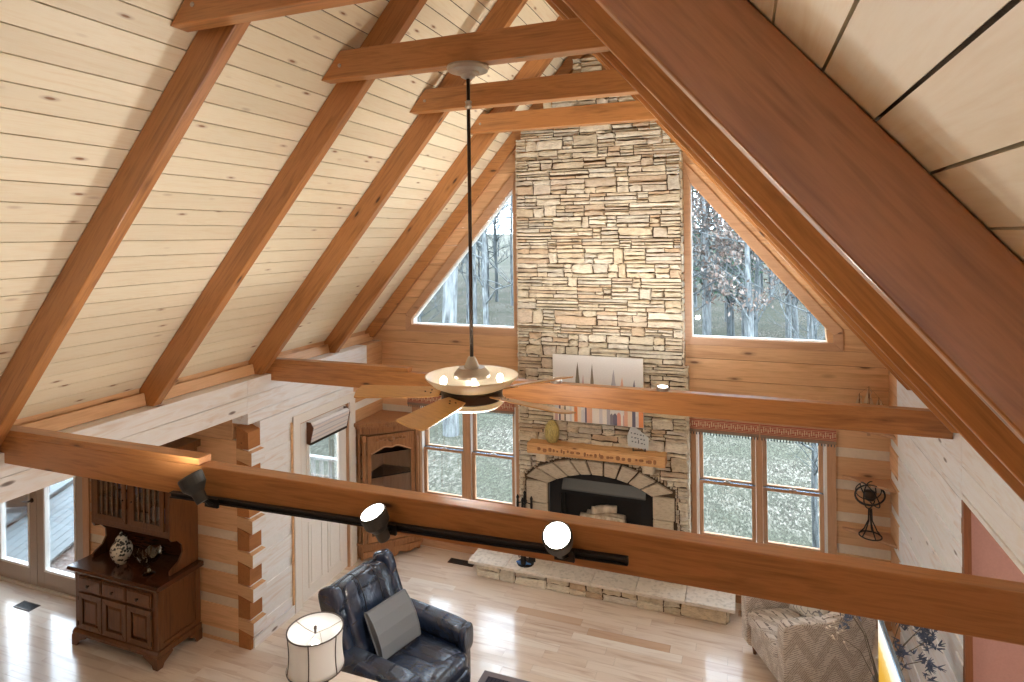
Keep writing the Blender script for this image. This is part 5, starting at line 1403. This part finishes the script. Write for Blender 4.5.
# porch along the left wall with white railing
struct(box(-5.4, WL-.21, YW+.19, .16, -.4, -.06).build('porch_floor', M['deckwood']), 'porch floor outside the entry door', 'porch')
rl = thing('porch_railing', 'white porch railing seen through the entry door glass', 'railing', (-4.36, .08, -.06))
XRr = Matrix.Rotation(0, 4, 'Z')
L1 = .98
MB().box(-L1, L1, -.045, .045, .96, 1.0, XRr).build('top_rail', M['outwhite'], rl, bevel=.004)
MB().box(-L1, L1, -.03, .03, .10, .14, XRr).build('bottom_rail', M['outwhite'], rl, bevel=.004)
for k in range(13):
    x = -L1+.12+k*(2*L1-.24)/12
    MB().box(x-.02, x+.02, -.02, .02, .14, .96, XRr).build('baluster', M['outwhite'], rl)
for x in (-L1, L1): MB().box(x-.05, x+.05, -.05, .05, 0, 1.08, XRr).build('rail_post', M['outwhite'], rl)
# patio things in the left french door
t = thing('patio_chair', 'teal patio chair outside the french doors at the left picture edge', 'patio chair', (-8.74, -1.72, -.10), rad(215))
for sx in (-1, 1):
    MB().tube([(sx*.26, .25, 0), (sx*.26, .22, .42), (sx*.26, -.22, .38), (sx*.26, -.42, .95)], .014, 8).build('side_frame', M['outwhite'], t); MB().tube([(sx*.26, -.28, 0), (sx*.26, -.22, .38)], .014, 8).build('leg', M['outwhite'], t)
    MB().tube([(sx*.28, .22, .42), (sx*.30, .20, .62), (sx*.30, -.15, .63), (sx*.27, -.31, .68)], .014, 8).build('armrest', M['outwhite'], t)
MB().box(-.245, .245, -.22, .22, .385, .405).build('seat', M['teal'], t)
MB().prism([(-.22, .39), (-.41, .95), (-.43, .945), (-.24, .385)], 'x', -.245, .245).build('backrest', M['teal'], t)
t = thing('patio_cart', 'dark box-shaped cart with white hose loops, outside the left french door', 'cart', (-9.05, -.95, -.055), rad(28))
MB().box(-.3, .3, -.25, .25, .12, .75).build('cart_body', M['darkmetal'], t, bevel=.01)
MB().lathe([(.25, 0), (.25, .02), (.2, .16), (.08, .22)], (0, 0, .751), 20).build('lid', M['black'], t, smooth=True)
for x in (-.26, .26):
    for y in (-.2, .2): MB().lathe([(.03, 0), (.03, .12)], (x, y, 0), 10).build('caster', M['black'], t)
hs_ = MB(); hs_.tube([(.31+.02*sin(q*1.3), .28*cos(q), .5+.22*sin(q)) for q in [2*pi*k/20 for k in range(62)]], .014, 6); hs_.build('hose', M['outwhite'], t, smooth=True)

# trees ---------------------------------------------------------------------
def branchy(seed, H, r0, nb, leaves=None, mat='bark', low=.28):
    rnd = random.Random(seed); m = MB(); lf = MB()
    tr = [Vector((rnd.gauss(0, .012)*H*(k/9), rnd.gauss(0, .012)*H*(k/9), H*k/9)) for k in range(10)]
    m.tube([tr[0]-Vector((0, 0, .4))]+tr, [r0*1.35]+[r0*(1-.85*k/9) for k in range(10)], 9)
    def grow(p, d, L, r, lev):
        n = 5; pts = [p]
        for k in range(n):
            d = (d+Vector((rnd.gauss(0, .16), rnd.gauss(0, .16), rnd.gauss(.06, .12)))).normalized(); pts.append(pts[-1]+d*L/n)
        m.tube(pts, [max(.004, r*(1-.8*k/n)) for k in range(n+1)], 5 if lev else 6, cap=False)
        if lev < 2:
            for k in range(6 if lev == 0 else 4):
                q = pts[rnd.randint(1, n)]; a = rnd.uniform(0, 2*pi)
                grow(q, (d*.8+Vector((cos(a), sin(a), rnd.uniform(-.2, .7)))*.8).normalized(), L*rnd.uniform(.35, .6), r*.42, lev+1)
        if leaves and lev >= 1:
            for k in range(leaves):
                q = pts[rnd.randint(1, n)]+Vector((rnd.gauss(0, .12), rnd.gauss(0, .12), rnd.gauss(0, .12)))
                u = Vector((rnd.gauss(0, 1), rnd.gauss(0, 1), rnd.gauss(0, 1))).normalized(); v = u.orthogonal().normalized(); s = rnd.uniform(.04, .09)
                lf.add([q-u*s, q+v*s*.5, q+u*s, q-v*s*.5], [(0, 1, 2, 3)])
    for k in range(nb):
        u = low+(1-low)*(k+rnd.random())/nb; i = min(8, int(u*9)); p = tr[i].lerp(tr[i+1], u*9-i); a = rnd.uniform(0, 2*pi)
        grow(p, Vector((cos(a), sin(a), rnd.uniform(.25, .9))).normalized(), H*rnd.uniform(.16, .3)*(1.15-u*.6), r0*.42*(1-.6*u), 0)
    return m, lf
def tree(nm, seed, H, r0, nb, leaves, mat, lmat=None, low=.28):
    t = thing(nm, None, None); m, lf = branchy(seed, H, r0, nb, leaves, mat, low)
    m.build('trunk_and_branches', M[mat], t, smooth=True)
    if leaves: lf.build('leaves', M[lmat], t)
    return t
protos = [tree('bare_tree', 1, 13, .10, 22, 0, 'bark', low=.14), tree('bare_tree', 2, 15, .13, 24, 0, 'bark2', low=.16), tree('bare_tree', 3, 10, .065, 20, 0, 'bark', low=.1),
          tree('bare_tree', 4, 16, .085, 20, 0, 'bark2', low=.2)]
beech = tree('beech_tree', 5, 9, .12, 14, 9, 'bark2', 'deadleaf', low=.15)
pine = tree('evergreen_tree', 6, 9, .13, 22, 14, 'bark', 'evergreen', low=.08)
used = set()
def plant(src, x, y, lab, cat, grp, s=1, rz=None, sink=0):
    o = src if src.name not in used else copy_tree(src)
    used.add(src.name)
    o.location = (x, y, (gz(x, y) if y > .2 else GZ)-sink); o.rotation_euler = (0, 0, random.uniform(0, 6.28) if rz is None else rz); o.scale = (s, s, s)
    tag(o, lab, cat, grp); return o
random.seed(12)
BT = 'leafless grey tree standing in the winter wood beyond the gable windows'
plant(protos[1], -4.98, 5.75, 'leafless tree whose thick trunk base shows in the leftmost lower window', 'tree', None, 1.5, 2.0)
plant(protos[2], 2.375, 2.786, 'thin grey trunk close outside the right lower window', 'tree', None, .7, 1.0)
plant(beech, 1.6, 12.5, 'young tree keeping brown leaves, outside the right triangular window', 'tree', 'brown-leaved trees', 1.0)
plant(beech, .2, 15.5, 'tree keeping brown leaves close to the chimney side of the right triangular window', 'tree', 'brown-leaved trees', 1.1)
plant(beech, 3.2, 17.5, 'tree keeping brown leaves at the far right of the right triangular window', 'tree', 'brown-leaved trees', 1.0)
plant(pine, .9, 20.0, 'blue-green evergreen behind the brown-leaved trees', 'tree', 'evergreens', 1.25)
for k, (x, y) in enumerate(((-7.8, 4.4), (-9.6, 6.0), (-11.0, 3.6))):
    plant(pine, x, y, 'green evergreen beyond the porch railing seen through the entry door glass', 'tree', 'evergreens beyond the porch', .55)
pts = []; tries = 0
while len(pts) < 262 and tries < 20000:
    tries += 1
    y = 13+47*random.random()**1.1; d = y+7.2
    x = 1.44+d*random.uniform(-1.02, .27)
    if -.42 < (x-1.44)/d < -.37 and y < 25: continue
    if all((x-a)**2+(y-b)**2 > (1.0+y*.012)**2 for a, b in pts): pts.append((x, y))
for k, (x, y) in enumerate(pts):
    plant(protos[random.choice((0, 0, 1, 2, 2, 3, 3))], x, y, BT, 'tree', 'leafless trees in the wood', random.uniform(.8, 1.25))

# ------------------------------------------------------------------ light
W = bpy.data.worlds.new('overcast_sky'); SC.world = W; W.use_nodes = True
nt = W.node_tree; nt.nodes.clear()
tc = nt.nodes.new('ShaderNodeTexCoord'); sp_ = nt.nodes.new('ShaderNodeSeparateXYZ'); rp = nt.nodes.new('ShaderNodeValToRGB'); bg = nt.nodes.new('ShaderNodeBackground'); ow = nt.nodes.new('ShaderNodeOutputWorld')
nt.links.new(tc.outputs['Generated'], sp_.inputs[0]); nt.links.new(sp_.outputs[2], rp.inputs[0]); nt.links.new(rp.outputs[0], bg.inputs[0]); nt.links.new(bg.outputs[0], ow.inputs[0])
rp.color_ramp.elements[0].color = (.74, .86, .98, 1); rp.color_ramp.elements[1].color = (.78, .89, 1.0, 1); rp.color_ramp.elements[0].position = .0
bg.inputs[1].default_value = 10
def lamp(nm, loc, w_, col=(1, .9, .76), size=.1):
    L = bpy.data.lights.new(nm, 'POINT'); L.energy = w_; L.color = col; L.shadow_soft_size = size
    o = bpy.data.objects.new(nm, L); COL.objects.link(o); o.location = loc; return o
L = bpy.data.lights.new('fan_lamp', 'SPOT'); L.energy = 112; L.color = (1, .96, .9); L.spot_size = rad(176); L.spot_blend = .25; L.shadow_soft_size = .12
o = bpy.data.objects.new('fan_lamp', L); COL.objects.link(o); o.location = (FX, FY, 3.02+.125); o.rotation_euler = (pi, 0, 0)
lamp('fan_bowl_glow', (FX, FY, 3.02+.10), 1.5, (1, .92, .8), .05)
lamp('under_fan_fill', (FX, FY, 3.02-.24), 55, (1, .95, .88), .16)  # fill light added below the fan; the dish itself is unlit
lamp('table_lamp_bulb', (LX, LY, TZ+.43), 2.5, (1, .97, .92), .04)
lamp('dining_fill', (-5.4, -4.8, 1.9), 9, (1, .9, .78), .15)  # unseen fill light added in the dining area
lamp('pink_room_fill', (4.3, -4.4, 2.2), 42, (1, .95, .9), .15)  # unseen fill light added to brighten the pink wall
vs_ = SC.view_settings
vs_.view_transform = 'Standard'; vs_.look = 'None'; vs_.gamma = 1; vs_.use_curve_mapping = False; vs_.exposure = .58
SC.cycles.max_bounces = 8; SC.cycles.diffuse_bounces = 5; SC.cycles.transparent_max_bounces = 16
SC.cycles.sample_clamp_indirect = 6
SC.cycles.use_denoising = True; SC.cycles.denoiser = 'OPENIMAGEDENOISE'
SC.cycles.caustics_reflective = False; SC.cycles.caustics_refractive = False
